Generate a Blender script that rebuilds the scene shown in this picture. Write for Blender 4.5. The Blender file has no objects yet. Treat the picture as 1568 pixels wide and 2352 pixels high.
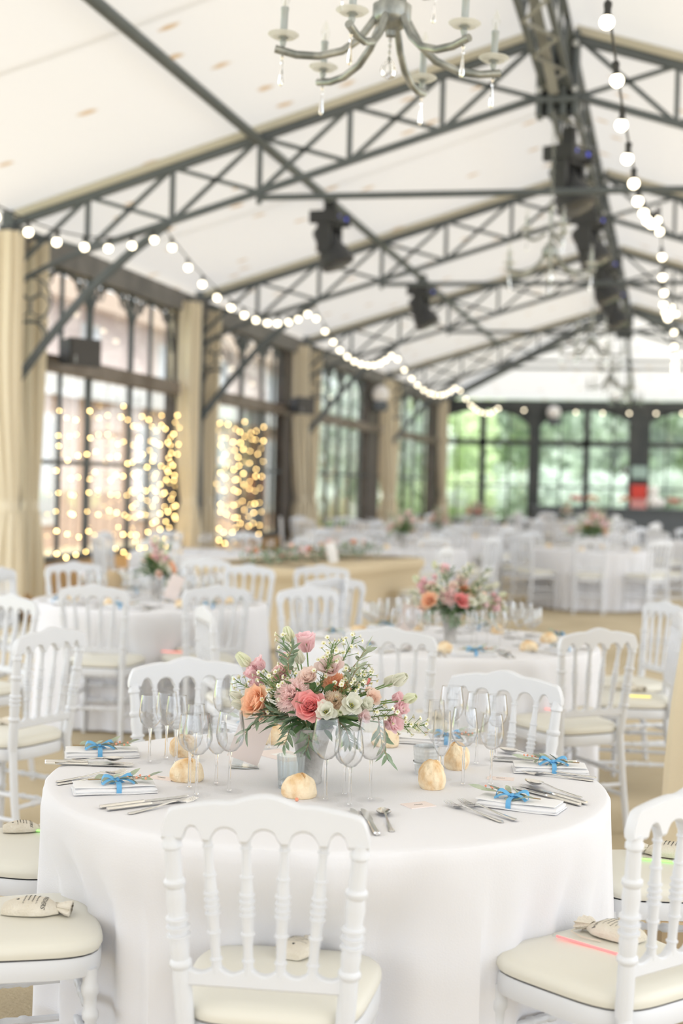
import bpy, bmesh, math, random
from mathutils import Vector, Matrix, noise
PI = math.pi
R = random.Random(7)
S = bpy.context.scene
COL = S.collection

# ------------------------------------------------------------------ camera, world, light, exposure
def make_camera():
    f, yaw, pitch, roll, H = 3270.0, .2257, .0223, .0258, 1.58
    cd = bpy.data.cameras.new('camera'); co = bpy.data.objects.new('camera', cd); COL.objects.link(co)
    fw = Vector((-math.sin(yaw)*math.cos(pitch), math.cos(yaw)*math.cos(pitch), -math.sin(pitch)))
    r = Vector((math.cos(yaw), math.sin(yaw), 0)); u = r.cross(fw)
    c, s = math.cos(roll), math.sin(roll)
    r2, u2 = r*c+u*s, u*c-r*s
    m = Matrix((r2, u2, -fw)).transposed().to_4x4(); m.translation = (0, 0, H)
    co.matrix_world = m
    cd.sensor_fit = 'VERTICAL'; cd.sensor_height = 36; cd.sensor_width = 24
    cd.lens = f/2352*36; cd.clip_end = 300; cd.clip_start = .05
    cd.dof.use_dof = True; cd.dof.focus_distance = 3.85; cd.dof.aperture_fstop = 2.0
    S.camera = co
make_camera()
vs = S.view_settings
vs.view_transform = 'Standard'; vs.look = 'None'; vs.gamma = 1; vs.use_curve_mapping = False
vs.exposure = 0.67
S.display_settings.display_device = 'sRGB'
W = bpy.data.worlds.new('overcast_sky'); S.world = W; W.use_nodes = True
bg = W.node_tree.nodes['Background']
bg.inputs[0].default_value = (.905, .96, 1.03, 1); bg.inputs[1].default_value = 1.75
sd = bpy.data.lights.new('sun', 'SUN'); sd.energy = 5.0; sd.angle = .6; sd.color = (1, .99, .97)
so = bpy.data.objects.new('sun', sd); COL.objects.link(so); so.rotation_euler = (math.radians(40), 0, math.radians(28))
cy = S.cycles
cy.max_bounces = 10; cy.diffuse_bounces = 5; cy.glossy_bounces = 3; cy.transmission_bounces = 8; cy.transparent_max_bounces = 24
cy.caustics_reflective = False; cy.caustics_refractive = False; cy.sample_clamp_indirect = 4
cy.use_denoising = True

# ------------------------------------------------------------------ materials
MAT = {}
def mat(name, col, rough=.6, metal=0, emit=None, strength=0, spec=.5, sheen=0, trans=0):
    m = bpy.data.materials.new(name); m.use_nodes = True
    b = m.node_tree.nodes['Principled BSDF']
    b.inputs['Base Color'].default_value = (*col, 1); b.inputs['Roughness'].default_value = rough
    b.inputs['Metallic'].default_value = metal; b.inputs['Specular IOR Level'].default_value = spec
    if emit: b.inputs['Emission Color'].default_value = (*emit, 1); b.inputs['Emission Strength'].default_value = strength
    if trans: b.inputs['Transmission Weight'].default_value = trans; b.inputs['IOR'].default_value = 1.46
    MAT[name] = m
    return m
def noisy(name, c1, c2, scale=6, rough=.7, bump=0, detail=4, metal=0, bscale=None, spec=.4, stops=(.35, .65)):
    m = mat(name, c1, rough, metal, spec=spec); n = m.node_tree.nodes; l = m.node_tree.links; b = n['Principled BSDF']
    tc = n.new('ShaderNodeTexCoord'); t = n.new('ShaderNodeTexNoise'); t.inputs['Scale'].default_value = scale; t.inputs['Detail'].default_value = detail
    r = n.new('ShaderNodeValToRGB'); r.color_ramp.elements[0].color = (*c1, 1); r.color_ramp.elements[1].color = (*c2, 1)
    r.color_ramp.elements[0].position, r.color_ramp.elements[1].position = stops
    l.new(tc.outputs['Object'], t.inputs['Vector']); l.new(t.outputs['Fac'], r.inputs['Fac']); l.new(r.outputs['Color'], b.inputs['Base Color'])
    if bump:
        t2 = n.new('ShaderNodeTexNoise'); t2.inputs['Scale'].default_value = bscale or scale*6; t2.inputs['Detail'].default_value = 3
        l.new(tc.outputs['Object'], t2.inputs['Vector'])
        bp = n.new('ShaderNodeBump'); bp.inputs['Strength'].default_value = bump; bp.inputs['Distance'].default_value = .01
        l.new(t2.outputs['Fac'], bp.inputs['Height']); l.new(bp.outputs['Normal'], b.inputs['Normal'])
    return m
def cloth_mat(name, col, tl=.3, weave=0):
    m = bpy.data.materials.new(name); m.use_nodes = True; n = m.node_tree.nodes; l = m.node_tree.links; n.clear()
    o = n.new('ShaderNodeOutputMaterial'); d = n.new('ShaderNodeBsdfDiffuse'); t = n.new('ShaderNodeBsdfTranslucent'); x = n.new('ShaderNodeMixShader')
    d.inputs[0].default_value = (*col, 1); t.inputs[0].default_value = (*col, 1); x.inputs[0].default_value = tl
    l.new(d.outputs[0], x.inputs[1]); l.new(t.outputs[0], x.inputs[2]); l.new(x.outputs[0], o.inputs[0])
    if weave:
        tc = n.new('ShaderNodeTexCoord'); w = n.new('ShaderNodeTexNoise'); w.inputs['Scale'].default_value = weave; w.inputs['Detail'].default_value = 2
        bp = n.new('ShaderNodeBump'); bp.inputs['Strength'].default_value = .15; bp.inputs['Distance'].default_value = .004
        l.new(tc.outputs['Object'], w.inputs['Vector']); l.new(w.outputs['Fac'], bp.inputs['Height']); l.new(bp.outputs['Normal'], d.inputs['Normal'])
    MAT[name] = m
    return m
def thin_glass(name, tint=(.97, .98, .98), base=.04, edge=.75, power=3.0, rough=.01):
    m = bpy.data.materials.new(name); m.use_nodes = True; n = m.node_tree.nodes; l = m.node_tree.links; n.clear()
    o = n.new('ShaderNodeOutputMaterial'); t = n.new('ShaderNodeBsdfTransparent'); g = n.new('ShaderNodeBsdfGlossy'); x = n.new('ShaderNodeMixShader')
    t.inputs[0].default_value = (*tint, 1); g.inputs['Roughness'].default_value = rough
    f = n.new('ShaderNodeLayerWeight'); f.inputs[0].default_value = .5
    q = n.new('ShaderNodeMath'); q.operation = 'POWER'; q.inputs[1].default_value = power
    a = n.new('ShaderNodeMath'); a.operation = 'MULTIPLY_ADD'; a.inputs[1].default_value = edge; a.inputs[2].default_value = base; a.use_clamp = True
    l.new(f.outputs['Facing'], q.inputs[0]); l.new(q.outputs[0], a.inputs[0]); l.new(a.outputs[0], x.inputs[0]); l.new(t.outputs[0], x.inputs[1]); l.new(g.outputs[0], x.inputs[2]); l.new(x.outputs[0], o.inputs[0])
    MAT[name] = m
    return m
mat('chair_paint', (.68, .695, .725), .4)
mat('ivory_vinyl', (.73, .712, .635), .45)
mat('seam_fabric', (.55, .53, .49), .9)
mat('gap_shadow_dark', (.05, .05, .055), .8)  # dark colour standing in for the shade under the cushions
cloth_mat('table_linen', (.855, .855, .885), .12, 260)
cloth_mat('beige_linen', (.66, .55, .38), .1)
mat('table_wood', (.4, .28, .16), .6)
noisy('steel', (.09, .105, .112), (.11, .125, .132), 3, .5)
mat('steel_light', (.30, .31, .30), .45)
mat('keder', (.50, .47, .38), .7)
mat('bolt_zinc', (.55, .56, .55), .4, .6)
noisy('window_steel', (.05, .058, .062), (.075, .08, .08), 2, .55)
noisy('beam_gray', (.11, .105, .10), (.17, .16, .15), 3, .65)
noisy('transom_wood', (.11, .08, .055), (.19, .155, .125), 2.5, .6)
noisy('dado_wood', (.58, .36, .16), (.66, .43, .2), 4, .55)
noisy('jamb_dark', (.055, .045, .038), (.085, .07, .06), 3, .6)
noisy('sandy_ground', (.45, .37, .245), (.56, .47, .325), 1.3, .95, .5, 6, bscale=60, spec=.1)
cloth_mat('drape_fabric', (.78, .70, .54), .2, 90)
cloth_mat('pale_drape_fabric', (.78, .70, .54), .25, 90)
thin_glass('window_glass', (.97, .985, .98), .03, .7, 4, .02)
thin_glass('wine_glass', (.972, .974, .976), .04, .9, 2.5, .02)
thin_glass('glass_foot', (.99, .99, .99), .0, .08, 4, .03)
mat('solid_glass', (1, 1, 1), .0, trans=1)
def frosted(name, col, clear):
    m = cloth_mat(name, col, .55); n = m.node_tree.nodes; l = m.node_tree.links; o = n['Material Output']
    src = o.inputs[0].links[0].from_socket; t = n.new('ShaderNodeBsdfTransparent'); x = n.new('ShaderNodeMixShader'); x.inputs[0].default_value = clear
    l.new(src, x.inputs[1]); l.new(t.outputs[0], x.inputs[2]); l.new(x.outputs[0], o.inputs[0])
frosted('dish_glass', (.82, .82, .77), .35)
thin_glass('bulb_glass', (.97, .97, .95), .06, .7, 2.5, .05)
mat('silverware', (.80, .79, .77), .2, 1)
noisy('aged_silver', (.20, .215, .205), (.40, .41, .385), 14, .3, metal=.6)
mat('candle_gray', (.36, .39, .385), .4, .3)
mat('cord_black', (.03, .03, .03), .6)
mat('festoon_glow', (1, .95, .85), .4, emit=(1, .87, .62), strength=3.6)
mat('fairy_glow', (1, .8, .4), .4, emit=(1, .66, .24), strength=13)
mat('stage_black', (.035, .037, .04), .5)
mat('stage_grille', (.06, .055, .05), .7)
mat('led_blue', (.1, .1, .6), .3, emit=(.15, .2, 1), strength=.4)
noisy('bread_crust', (.70, .43, .19), (.90, .75, .53), 26, .8, .7, 6, bscale=70, spec=.2, stops=(.26, .54))
noisy('bread_toast', (.60, .33, .13), (.76, .50, .25), 30, .8, .5, 5, bscale=70, spec=.2)
cloth_mat('napkin_linen', (.86, .86, .87), .1, 300)
mat('blue_ribbon', (.13, .40, .68), .55)
noisy('olive_leaf', (.16, .24, .14), (.32, .40, .29), 30, .5)
noisy('deep_leaf', (.07, .15, .06), (.15, .25, .10), 25, .45)
noisy('pale_leaf', (.32, .38, .27), (.46, .50, .38), 30, .5)
mat('twig', (.33, .24, .13), .7)
mat('green_stem', (.18, .28, .10), .6)
mat('berry_coral', (.85, .35, .22), .5)
mat('wax_petal', (.80, .78, .64), .5)
mat('wax_center', (.52, .5, .14), .5)
for nm, c in dict(coral=(.97, .50, .49), peach=(.98, .68, .49), blush=(.97, .79, .77), pale=(.97, .84, .78), dusty=(.96, .82, .81), orange=(.96, .60, .40), tan=(.90, .77, .62),
                  white=(.86, .86, .77), palepeach=(.97, .81, .72), mauve=(.93, .71, .74), cream=(.86, .88, .72), pinkwhite=(.88, .73, .72)).items():
    cloth_mat('petal_'+nm, c, .5)
noisy('zinc_vase', (.36, .34, .32), (.60, .58, .55), 14, .7, .5, 6, bscale=60)
thin_glass('ribbed_glass', (.93, .96, .97), .08, .8, 2, .03)
noisy('mercury_glass', (.62, .63, .62), (.78, .79, .78), 30, .3, metal=.5)
mat('card_pink', (.80, .70, .66), .8)
mat('card_white', (.84, .83, .81), .8)
thin_glass('acrylic', (.92, .94, .94), .05, .6, 3, .05)
noisy('bag_cotton', (.72, .66, .55), (.80, .75, .65), 20, .9, .5, 4, bscale=200)
mat('ink', (.03, .03, .03), .8)
for nm, c in dict(pink=(1, .18, .18), green=(.35, 1, .2), yellow=(1, .85, .1), coral=(1, .3, .25)).items():
    mat('neon_'+nm, c, .4, emit=c, strength=.75)
mat('peach_render', (.50, .36, .28), .9)
mat('white_render', (.58, .57, .56), .9)
mat('pink_render', (.52, .42, .385), .9)
mat('shutter_gray', (.45, .46, .48), .8)
mat('tile_roof', (.50, .38, .30), .9)
mat('brown_door', (.42, .23, .09), .6)
noisy('garden_grass', (.30, .46, .13), (.42, .58, .20), 1.2, .95)
cloth_mat('tree_leaf', (.56, .63, .54), .5)
cloth_mat('tree_leaf_pale', (.68, .73, .67), .5)
cloth_mat('tree_leaf_yellow', (.66, .75, .50), .5)
mat('bark', (.22, .17, .13), .9)
mat('sign_red', (.75, .07, .05), .5)
mat('sign_pink', (.80, .35, .33), .5)
mat('sign_green', (.40, .55, .50), .5)
mat('sign_blue', (.2, .3, .55), .5)
mat('counter_gray', (.10, .115, .13), .6)
mat('cardboard', (.55, .42, .26), .85)
mat('lamp_white', (.85, .83, .82), .5)
def roof_material(name, dif, trl):
    m = bpy.data.materials.new(name); m.use_nodes = True; n = m.node_tree.nodes; l = m.node_tree.links; n.clear()
    o = n.new('ShaderNodeOutputMaterial'); d = n.new('ShaderNodeBsdfDiffuse'); t = n.new('ShaderNodeBsdfTranslucent'); a = n.new('ShaderNodeAddShader')
    tc = n.new('ShaderNodeTexCoord'); mp = n.new('ShaderNodeMapping'); mp.inputs['Scale'].default_value = (.95, 1.5, 1.0)
    v = n.new('ShaderNodeTexVoronoi'); v.voronoi_dimensions = '2D'; v.inputs['Scale'].default_value = 1.0; v.inputs['Randomness'].default_value = 1
    nz = n.new('ShaderNodeTexNoise'); nz.inputs['Scale'].default_value = 9; nz.inputs['Detail'].default_value = 3
    ad = n.new('ShaderNodeMath'); ad.operation = 'MULTIPLY_ADD'; ad.inputs[1].default_value = .10
    sc = n.new('ShaderNodeSeparateColor'); gt = n.new('ShaderNodeMath'); gt.operation = 'GREATER_THAN'; gt.inputs[1].default_value = .60; a2 = n.new('ShaderNodeMath')
    r = n.new('ShaderNodeValToRGB'); e = r.color_ramp.elements
    e[0].position = .095; e[0].color = (.76, .56, .36, 1); e[1].position = .145; e[1].color = (1, 1, 1, 1)
    l.new(tc.outputs['Object'], mp.inputs[0]); l.new(mp.outputs[0], v.inputs['Vector']); l.new(mp.outputs[0], nz.inputs['Vector'])
    l.new(nz.outputs['Fac'], ad.inputs[0]); l.new(v.outputs['Distance'], ad.inputs[2]); l.new(v.outputs['Color'], sc.inputs[0]); l.new(sc.outputs[0], gt.inputs[0]); l.new(ad.outputs[0], a2.inputs[0]); l.new(gt.outputs[0], a2.inputs[1]); l.new(a2.outputs[0], r.inputs['Fac'])
    for sh, c in ((d, dif), (t, trl)):
        x = n.new('ShaderNodeMix'); x.data_type = 'RGBA'; x.blend_type = 'MULTIPLY'; x.inputs[0].default_value = 1
        x.inputs[6].default_value = (*c, 1); l.new(r.outputs['Color'], x.inputs[7]); l.new(x.outputs[2], sh.inputs[0])
    l.new(d.outputs[0], a.inputs[0]); l.new(t.outputs[0], a.inputs[1]); l.new(a.outputs[0], o.inputs[0])
    MAT[name] = m
roof_material('tent_fabric', (.50, .49, .475), (.127, .124, .1205))
roof_material('brightened_tent_fabric', (.58, .575, .565), (.185, .183, .18))  # same fabric, made paler and more translucent so the far end looks brighter

# ------------------------------------------------------------------ mesh builder
class MB:
    def __init__(s): s.v = []; s.f = []; s.mi = []; s.cur = 0
    def face(s, idx): s.f.append(idx); s.mi.append(s.cur)
    def box(s, c, sz, M=None):
        b = len(s.v); x, y, z = [q/2 for q in sz]; c = Vector(c)
        for i in (-1, 1):
            for j in (-1, 1):
                for k in (-1, 1):
                    p = Vector((i*x, j*y, k*z))
                    s.v.append((M @ p if M else p)+c)
        for q in ((0, 1, 3, 2), (4, 6, 7, 5), (0, 4, 5, 1), (2, 3, 7, 6), (0, 2, 6, 4), (1, 5, 7, 3)): s.face([b+i for i in q])
        return s
    def bar(s, p, q, w, h=None):
        p, q = Vector(p), Vector(q); d = q-p; L = d.length; d.normalize()
        up = Vector((0, 0, 1)) if abs(d.z) < .95 else Vector((0, 1, 0))
        x = d.cross(up).normalized(); z = x.cross(d)
        return s.box((p+q)/2, (w, L, h or w), Matrix((x, d, z)).transposed())
    def rings(s, rings, cap=True, closed=True):
        b = len(s.v); n = len(rings[0])
        for r in rings: s.v.extend(Vector(p) for p in r)
        m = n if closed else n-1
        for i in range(len(rings)-1):
            for j in range(m):
                k = (j+1) % n
                s.face([b+i*n+j, b+i*n+k, b+(i+1)*n+k, b+(i+1)*n+j])
        if cap and closed:
            s.face([b+j for j in range(n)][::-1]); e = b+(len(rings)-1)*n; s.face([e+j for j in range(n)])
        return s
    def tube(s, pts, r, n=8, cap=True, flat=1.0):
        pts = [Vector(p) for p in pts]; m = len(pts); R_ = r if isinstance(r, (list, tuple)) else [r]*m
        t = [(pts[min(i+1, m-1)]-pts[max(i-1, 0)]).normalized() for i in range(m)]
        u = t[0].cross(Vector((0, 0, 1))); u = u if u.length > .1 else t[0].cross(Vector((0, 1, 0))); u.normalize()
        out = []
        for i in range(m):
            u = (u-t[i]*u.dot(t[i])).normalized(); w = t[i].cross(u)
            out.append([pts[i]+(u*math.cos(2*PI*j/n)+w*(math.sin(2*PI*j/n)*flat))*R_[i] for j in range(n)])
        return s.rings(out, cap)
    def lathe(s, prof, n=20, M=None, cap=False, rib=0, nr=0):
        out = []
        for r, z in prof:
            ring = []
            for j in range(n):
                a = 2*PI*j/n; q = r*(1+(rib*math.cos(nr*a) if nr else 0)); p = Vector((q*math.cos(a), q*math.sin(a), z)); ring.append(M @ p if M else p)
            out.append(ring)
        return s.rings(out, cap)
    def turned(s, p, q, prof, n=10):
        p, q = Vector(p), Vector(q); d = q-p; L = d.length; M = Matrix.Translation(p) @ d.to_track_quat('Z', 'Y').to_matrix().to_4x4()
        return s.lathe([(r, t*L) for t, r in prof], n, M, True)
    def patch(s, fn, nu, nv):
        b = len(s.v)
        for i in range(nu+1):
            for j in range(nv+1): s.v.append(Vector(fn(i/nu, j/nv)))
        for i in range(nu):
            for j in range(nv):
                a = b+i*(nv+1)+j; s.face([a, a+1, a+nv+2, a+nv+1])
        return s
    def ball(s, c, r, nu=12, nv=8, sc=(1, 1, 1)):
        c = Vector(c)
        return s.lathe([(max(1e-4, r*math.sin(PI*i/nv)), -r*math.cos(PI*i/nv)) for i in range(nv+1)], nu, Matrix.Translation(c) @ Matrix.Diagonal((*sc, 1)))
    def mesh(s, name, mats, smooth=True):
        me = bpy.data.meshes.new(name); me.from_pydata([tuple(v) for v in s.v], [], s.f)
        for m in (mats if isinstance(mats, (list, tuple)) else [mats]): me.materials.append(MAT[m])
        me.polygons.foreach_set('material_index', s.mi)
        if smooth: me.polygons.foreach_set('use_smooth', [True]*len(me.polygons)); me.set_sharp_from_angle(angle=.7)
        me.update()
        return me
    def build(s, name, mats, parent=None, smooth=True, loc=None):
        return obj(name, s.mesh(name, mats, smooth), parent, loc)
def obj(name, me, parent=None, loc=None, rot=None):
    o = bpy.data.objects.new(name, me); COL.objects.link(o)
    if parent is not None: o.parent = parent
    if loc: o.location = loc
    if rot: o.rotation_euler = rot
    return o
def thing(name, label, cat, loc=(0, 0, 0), rz=0, group=None):
    o = bpy.data.objects.new(name, None); COL.objects.link(o); o.location = loc; o.rotation_euler = (0, 0, rz); o.empty_display_size = .1
    return tag(o, label, cat, group)
def tag(o, label, cat, group=None):
    o['label'] = label; o['category'] = cat
    if group: o['group'] = group
    return o
def struct(o): o['kind'] = 'structure'; return o
def dup(src, loc=None, rz=None, label=None, group=None):
    def cp(o, par):
        c = o.copy(); COL.objects.link(c)
        if par is not None: c.parent = par
        for ch in o.children: cp(ch, c)
        return c
    c = cp(src, None)
    if loc is not None: c.location = loc
    if rz is not None: c.rotation_euler = (0, 0, rz)
    if label: c['label'] = label
    if group: c['group'] = group
    return c
def lerp(a, b, t): return a+(b-a)*t
def sstep(a, b, x):
    t = max(0, min(1, (x-a)/(b-a))); return t*t*(3-2*t)
# ------------------------------------------------------------------ the hall: ground, roof, trusses, windows
XL, XR, XM = -6.70, 4.446, -1.127
ZE, ZR = 4.12, 5.82
TY = [13.5, 19.6, 25.77, 33.8]
YB = 43.0
def roof_z(x): return ZE+(ZR-ZE)*(1-abs(x-XM)/(XM-XL))

b = MB(); b.patch(lambda u, v: (lerp(-16, 14, u), lerp(-24, 45.5, v), 0), 4, 6); struct(b.build('floor', 'sandy_ground'))
b = MB(); b.patch(lambda u, v: (lerp(-60, 60, u), lerp(45.4, 120, v), -.06), 2, 2); b.patch(lambda u, v: (lerp(-60, -15.9, u), lerp(-9, 45.4, v), -.06), 2, 2)
struct(b.build('garden_lawn', 'garden_grass'))
# membrane roof, one panel per slope plus the hipped end
E0 = .16
b = MB()
for sx, xe in ((-1, XL), (1, XR)):
    xo = xe+sx*.35
    b.patch(lambda u, v, xo=xo: (lerp(xo, XM, u), lerp(-20, TY[3], v), lerp(roof_z(xo), ZR, u)+E0-.06*math.sin(PI*u)), 8, 24)
    b.patch(lambda u, v, xo=xo: (lerp(xo, XM, u*(1-v)), lerp(TY[3], YB+.35, v), lerp(roof_z(xo), ZR, u*(1-v))+E0), 6, 6)
roof = struct(b.build('ceiling', 'tent_fabric')); b = MB()
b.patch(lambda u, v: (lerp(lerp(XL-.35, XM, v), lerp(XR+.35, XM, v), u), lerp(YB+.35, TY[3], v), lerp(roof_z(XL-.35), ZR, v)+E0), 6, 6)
struct(b.build('ceiling_end', 'brightened_tent_fabric'))  # end slope's extra brightness is put into its material
for y in (3.6, 10.3, 16.4, 22.6):
    for s in (-1, 1): MB().bar((XM+s*.1, y, ZR+E0-.02), (XM+s*5.4, y, roof_z(XM+s*5.4)+E0-.02), .03, .006).build('fabric_seam', 'seam_fabric', roof, False)

NODE = [.19+.8983*i for i in range(7)]          # distances of the web posts from the ridge
def truss(Y, label, last=False):
    t = thing('roof_truss', label, 'truss', (XM, Y, 0), 0, 'steel roof trusses')
    for s in (-1, 1):
        top = lambda d: Vector((s*d, 0, ZR-.02-(ZR-ZE)*d/(XM-XL)))
        bot = lambda d: top(d)-Vector((0, 0, .53))
        MB().bar(top(.15), top(5.57), .07, .08).build('top_chord', 'steel', t, False)
        MB().bar(top(.15)+Vector((0, 0, .075)), top(5.57)+Vector((0, 0, .075)), .11, .075).build('fabric_keder', 'keder', t, False)
        MB().bar(bot(.15), bot(NODE[5]), .055, .06).build('bottom_chord', 'steel', t, False)
        # curved end of the bottom chord down to the post
        MB().tube([bot(lerp(NODE[5], 5.5, q))-Vector((0, 0, .12*q*q)) for q in (0, .25, .5, .75, 1)], .032, 8).build('bottom_chord', 'steel', t)
        for i in range(7):
            if i not in (0, 6): MB().bar(top(NODE[i]), bot(NODE[i])-Vector((0, 0, .12 if i == 3 else 0)), .045).build('web_post', 'steel', t, False)
            if i < 6:
                MB().bar(top(NODE[i]), bot(NODE[i+1]), .04).build('web_brace', 'steel', t, False)
                MB().bar(bot(NODE[i]), top(NODE[i+1]), .04).build('web_brace', 'steel', t, False)
        # knee brace with its wrought ring
        X = [(3.82, 4.10), (4.21, 3.81), (4.67, 3.42), (5.13, 2.89), (5.41, 2.53), (5.53, 2.36)]
        MB().tube([(s*x, 0, z) for x, z in X], .05, 8).build('knee_brace', 'steel', t)
        q = MB(); cx, cz, r = s*5.29, 3.34, .23
        q.tube([(cx+r*math.cos(a*PI/12), 0, cz+r*math.sin(a*PI/12)) for a in range(25)], .012, 6)
        for a in (90, 210, 330):
            an = math.radians(a); q.tube([(cx, 0, cz), (cx+.13*math.cos(an+PI), 0, cz+.13*math.sin(an+PI))], .01, 6)
            q.tube([(cx+.115*math.cos(an)+.11*math.cos(an+w*PI/8-PI), 0, cz+.115*math.sin(an)+.11*math.sin(an+w*PI/8-PI)) for w in range(-6, 7)], .009, 6)
        for sx in (-.42, .42):
            q.tube([(cx+sx*r*.2+.18*math.cos(a), 0, 2.95+.18*math.sin(a)) for a in [k*PI/10 for k in range(0, 11)]], .01, 6)
        q.build('ornament_ring', 'steel', t)
        MB().box((s*5.53, 0, 2.12), (.13, .13, 4.24)).build('post', 'steel', t, False)
    MB().tube([(-2.9, 0, 4.335), (2.9, 0, 4.335)], .032, 10).build('tie_rod', 'steel', t)
    h = MB()
    for x in (-.17, -.06, .06, .17): h.box((x, 0, 5.42), (.05, .20, .78))
    h.box((0, .06, 5.42), (.38, .02, .74)); h.box((0, 0, 5.17), (.40, .24, .05))
    hub = h.build('ridge_hub', 'steel', t, False)
    for x in (-.16, .16):
        for z in (5.26, 5.68): MB().lathe([(.001, -.125), (.03, -.12), (.03, -.1)], 10, Matrix.Translation((x, 0, z)) @ Matrix.Rotation(-PI/2, 4, 'X') @ Matrix.Translation((0, 0, 0))).build('bolt', 'bolt_zinc', hub)
    return t
for Y, lb in zip(TY, ('dark steel lattice roof truss nearest the camera, with fabric edge', 'second steel lattice truss, above the far end of the first lit window',
                      'third steel lattice truss, behind the smaller hanging chandelier', 'last steel lattice truss, where the sloping end roof begins')):
    truss(Y, lb, Y == TY[3])
# hip rafters of the end roof
t = thing('hip_frame', 'steel rafters fanning down from the ridge to the end wall corners', 'truss', (XM, TY[3], 0))
for x in (XL-XM, XR-XM): MB().bar((x*.03, .1, ZR-.1), (x, YB-TY[3], ZE-.02), .14, .18).build('hip_rafter', 'steel', t, False)
MB().bar((0, .1, ZR-.1), (0, YB-TY[3], ZE-.02), .09, .12).build('jack_rafter', 'steel', t, False)
MB().bar((-3.3, 4.2, 4.87), (3.3, 4.2, 4.87), .06).build('purlin', 'steel', t, False)
# purlin pipes and the ridge lattice beam
for x, lb in ((-4.02, 'long gray purlin pipe under the left roof slope'), (1.77, 'long gray purlin pipe under the right roof slope')):
    tag(MB().tube([(x, 2, roof_z(x)-.05), (x, TY[3], roof_z(x)-.05)], .05, 12).build('purlin_pipe', 'steel'), lb, 'pipe')
t = thing('ridge_beam', 'lattice steel beam running along the ridge above the chandeliers', 'beam', (XM, 0, 0))
for x in (-.12, .12):
    for z in (5.28, 5.74): MB().bar((x, 5.2, z), (x, TY[3], z), .05).build('chord', 'steel', t, False)
n = 60; k = 0
br = MB(); fl = MB()
for i in range(n):
    y0 = lerp(5.2, TY[3], i/n); y1 = lerp(5.2, TY[3], (i+1)/n)
    for x in (-.12, .12): br.bar((x, y0, 5.28 if i % 2 else 5.74), (x, y1, 5.74 if i % 2 else 5.28), .03)
    fl.bar((-.12 if i % 2 else .12, y0, 5.26), (.12 if i % 2 else -.12, y1, 5.26), .035, .012)
br.build('lacing', 'steel', t, False); fl.build('flat_lacing', 'steel_light', t, False)
for y in (5.57, 13.2, 20.4, 27.0): MB().box((0, y, 5.285), (.30, .12, .03)).build('hanger_plate', 'steel', t, False)
MB().bar((-.05, 9.0, 5.72), (-.02, 13.3, 5.2), .09, .02).build('flat_stay', 'steel_light', t, False)

# left wall: one glazed bay between each pair of trusses
def left_bay(n, y0, y1, fr, dark):
    L = y1-y0; Y = lambda f: y0+f*L
    w = struct(thing('window_%d' % n, 'x', 'window', (XL, y0, 0))); del w['label']; del w['category']
    def vbar(f, wd, z0, z1, m='window_steel', nm='mullion', dx=.05): MB().box((0, Y(f)-y0, (z0+z1)/2), (dx, wd, z1-z0)).build(nm, m, w, False)
    zs, zm, zt0, zt1, ztop = .62, 1.70, 2.70, 2.87, 3.86
    MB().box((.02, L/2, (ztop+4.10)/2), (.22, L, .26)).build('eave_beam', 'beam_gray', w, False)
    MB().box((.03, L/2, (zt0+zt1)/2), (.18, L*.9, zt1-zt0)).build('transom', 'transom_wood', w, False)
    MB().box((0, L/2, zm), (.06, L*.88, .05)).build('rail', 'window_steel', w, False)
    MB().box((0, L/2, zs), (.12, L*.9, .07)).build('window_sill', 'window_steel', w, False)
    for f, wd in fr: vbar(f, wd, zs, ztop)
    d0, d1 = dark; MB().box((-.02, Y((d0+d1)/2)-y0, 1.95), (.16, (d1-d0)*L, 3.9)).build('jamb', 'jamb_dark', w, False)
    MB().box((0, .06*L, 1.95), (.12, .14, 3.9)).build('jamb', 'window_steel', w, False)
    # wrought arches in the upper light
    ed = [f for f, wd in fr if wd > .07]+[d0]; ed = [.12]+[f for f in ed if f > .13]
    for a, c in zip(ed, ed[1:]):
        ya, yc = Y(a)-y0, Y(c)-y0; q = MB(); N = 14
        arc = [(lerp(ya, yc, .5)-math.cos(PI*i/N)*(yc-ya)/2, ztop-.62+.58*math.sin(PI*i/N)) for i in range(N+1)]
        for i in range(N):
            (p0, z0), (p1, z1) = arc[i], arc[i+1]
            q.rings([[(-.015, p0, z0), (.015, p0, z0), (.015, p0, z0+.05), (-.015, p0, z0+.05)], [(-.015, p1, z1), (.015, p1, z1), (.015, p1, z1+.05), (-.015, p1, z1+.05)]])
        for e, sg in ((ya, 1), (yc, -1)):
            for k in range(3):
                rr = .07+.03*k; cc = (e+sg*(.09+.11*k), ztop-.10-.05*k*0)
                q.tube([(0, cc[0]+rr*.7*math.cos(w*PI/6), cc[1]-.02-rr*.7*math.sin(w*PI/6)) for w in range(13)], .012, 5)
        q.build('arch_ironwork', 'window_steel', w, False)
    MB().box((-.035, L/2, (zs+ztop)/2), (.008, L*.88, ztop-zs)).build('pane', 'window_glass', w, False)
    struct(MB().box((XL-.02, y0+L/2, zs/2-.02), (.1, L*.9, zs-.04)).build('wall_left', 'dado_wood', None, False))
    return w
left_bay(1, TY[0], TY[1], [(.128, .06), (.23, .02), (.36, .11), (.577, .075), (.69, .025)], (.83, .95))
left_bay(2, TY[1], TY[2], [(.16, .05), (.36, .10), (.545, .075), (.66, .03)], (.75, .92))
left_bay(3, TY[2], TY[3], [(.13, .06), (.24, .10), (.37, .10), (.50, .04), (.62, .08)], (.70, .86))
left_bay(4, TY[3], YB, [(.12, .12), (.25, .12), (.42, .12), (.58, .12)], (.70, .92))
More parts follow.
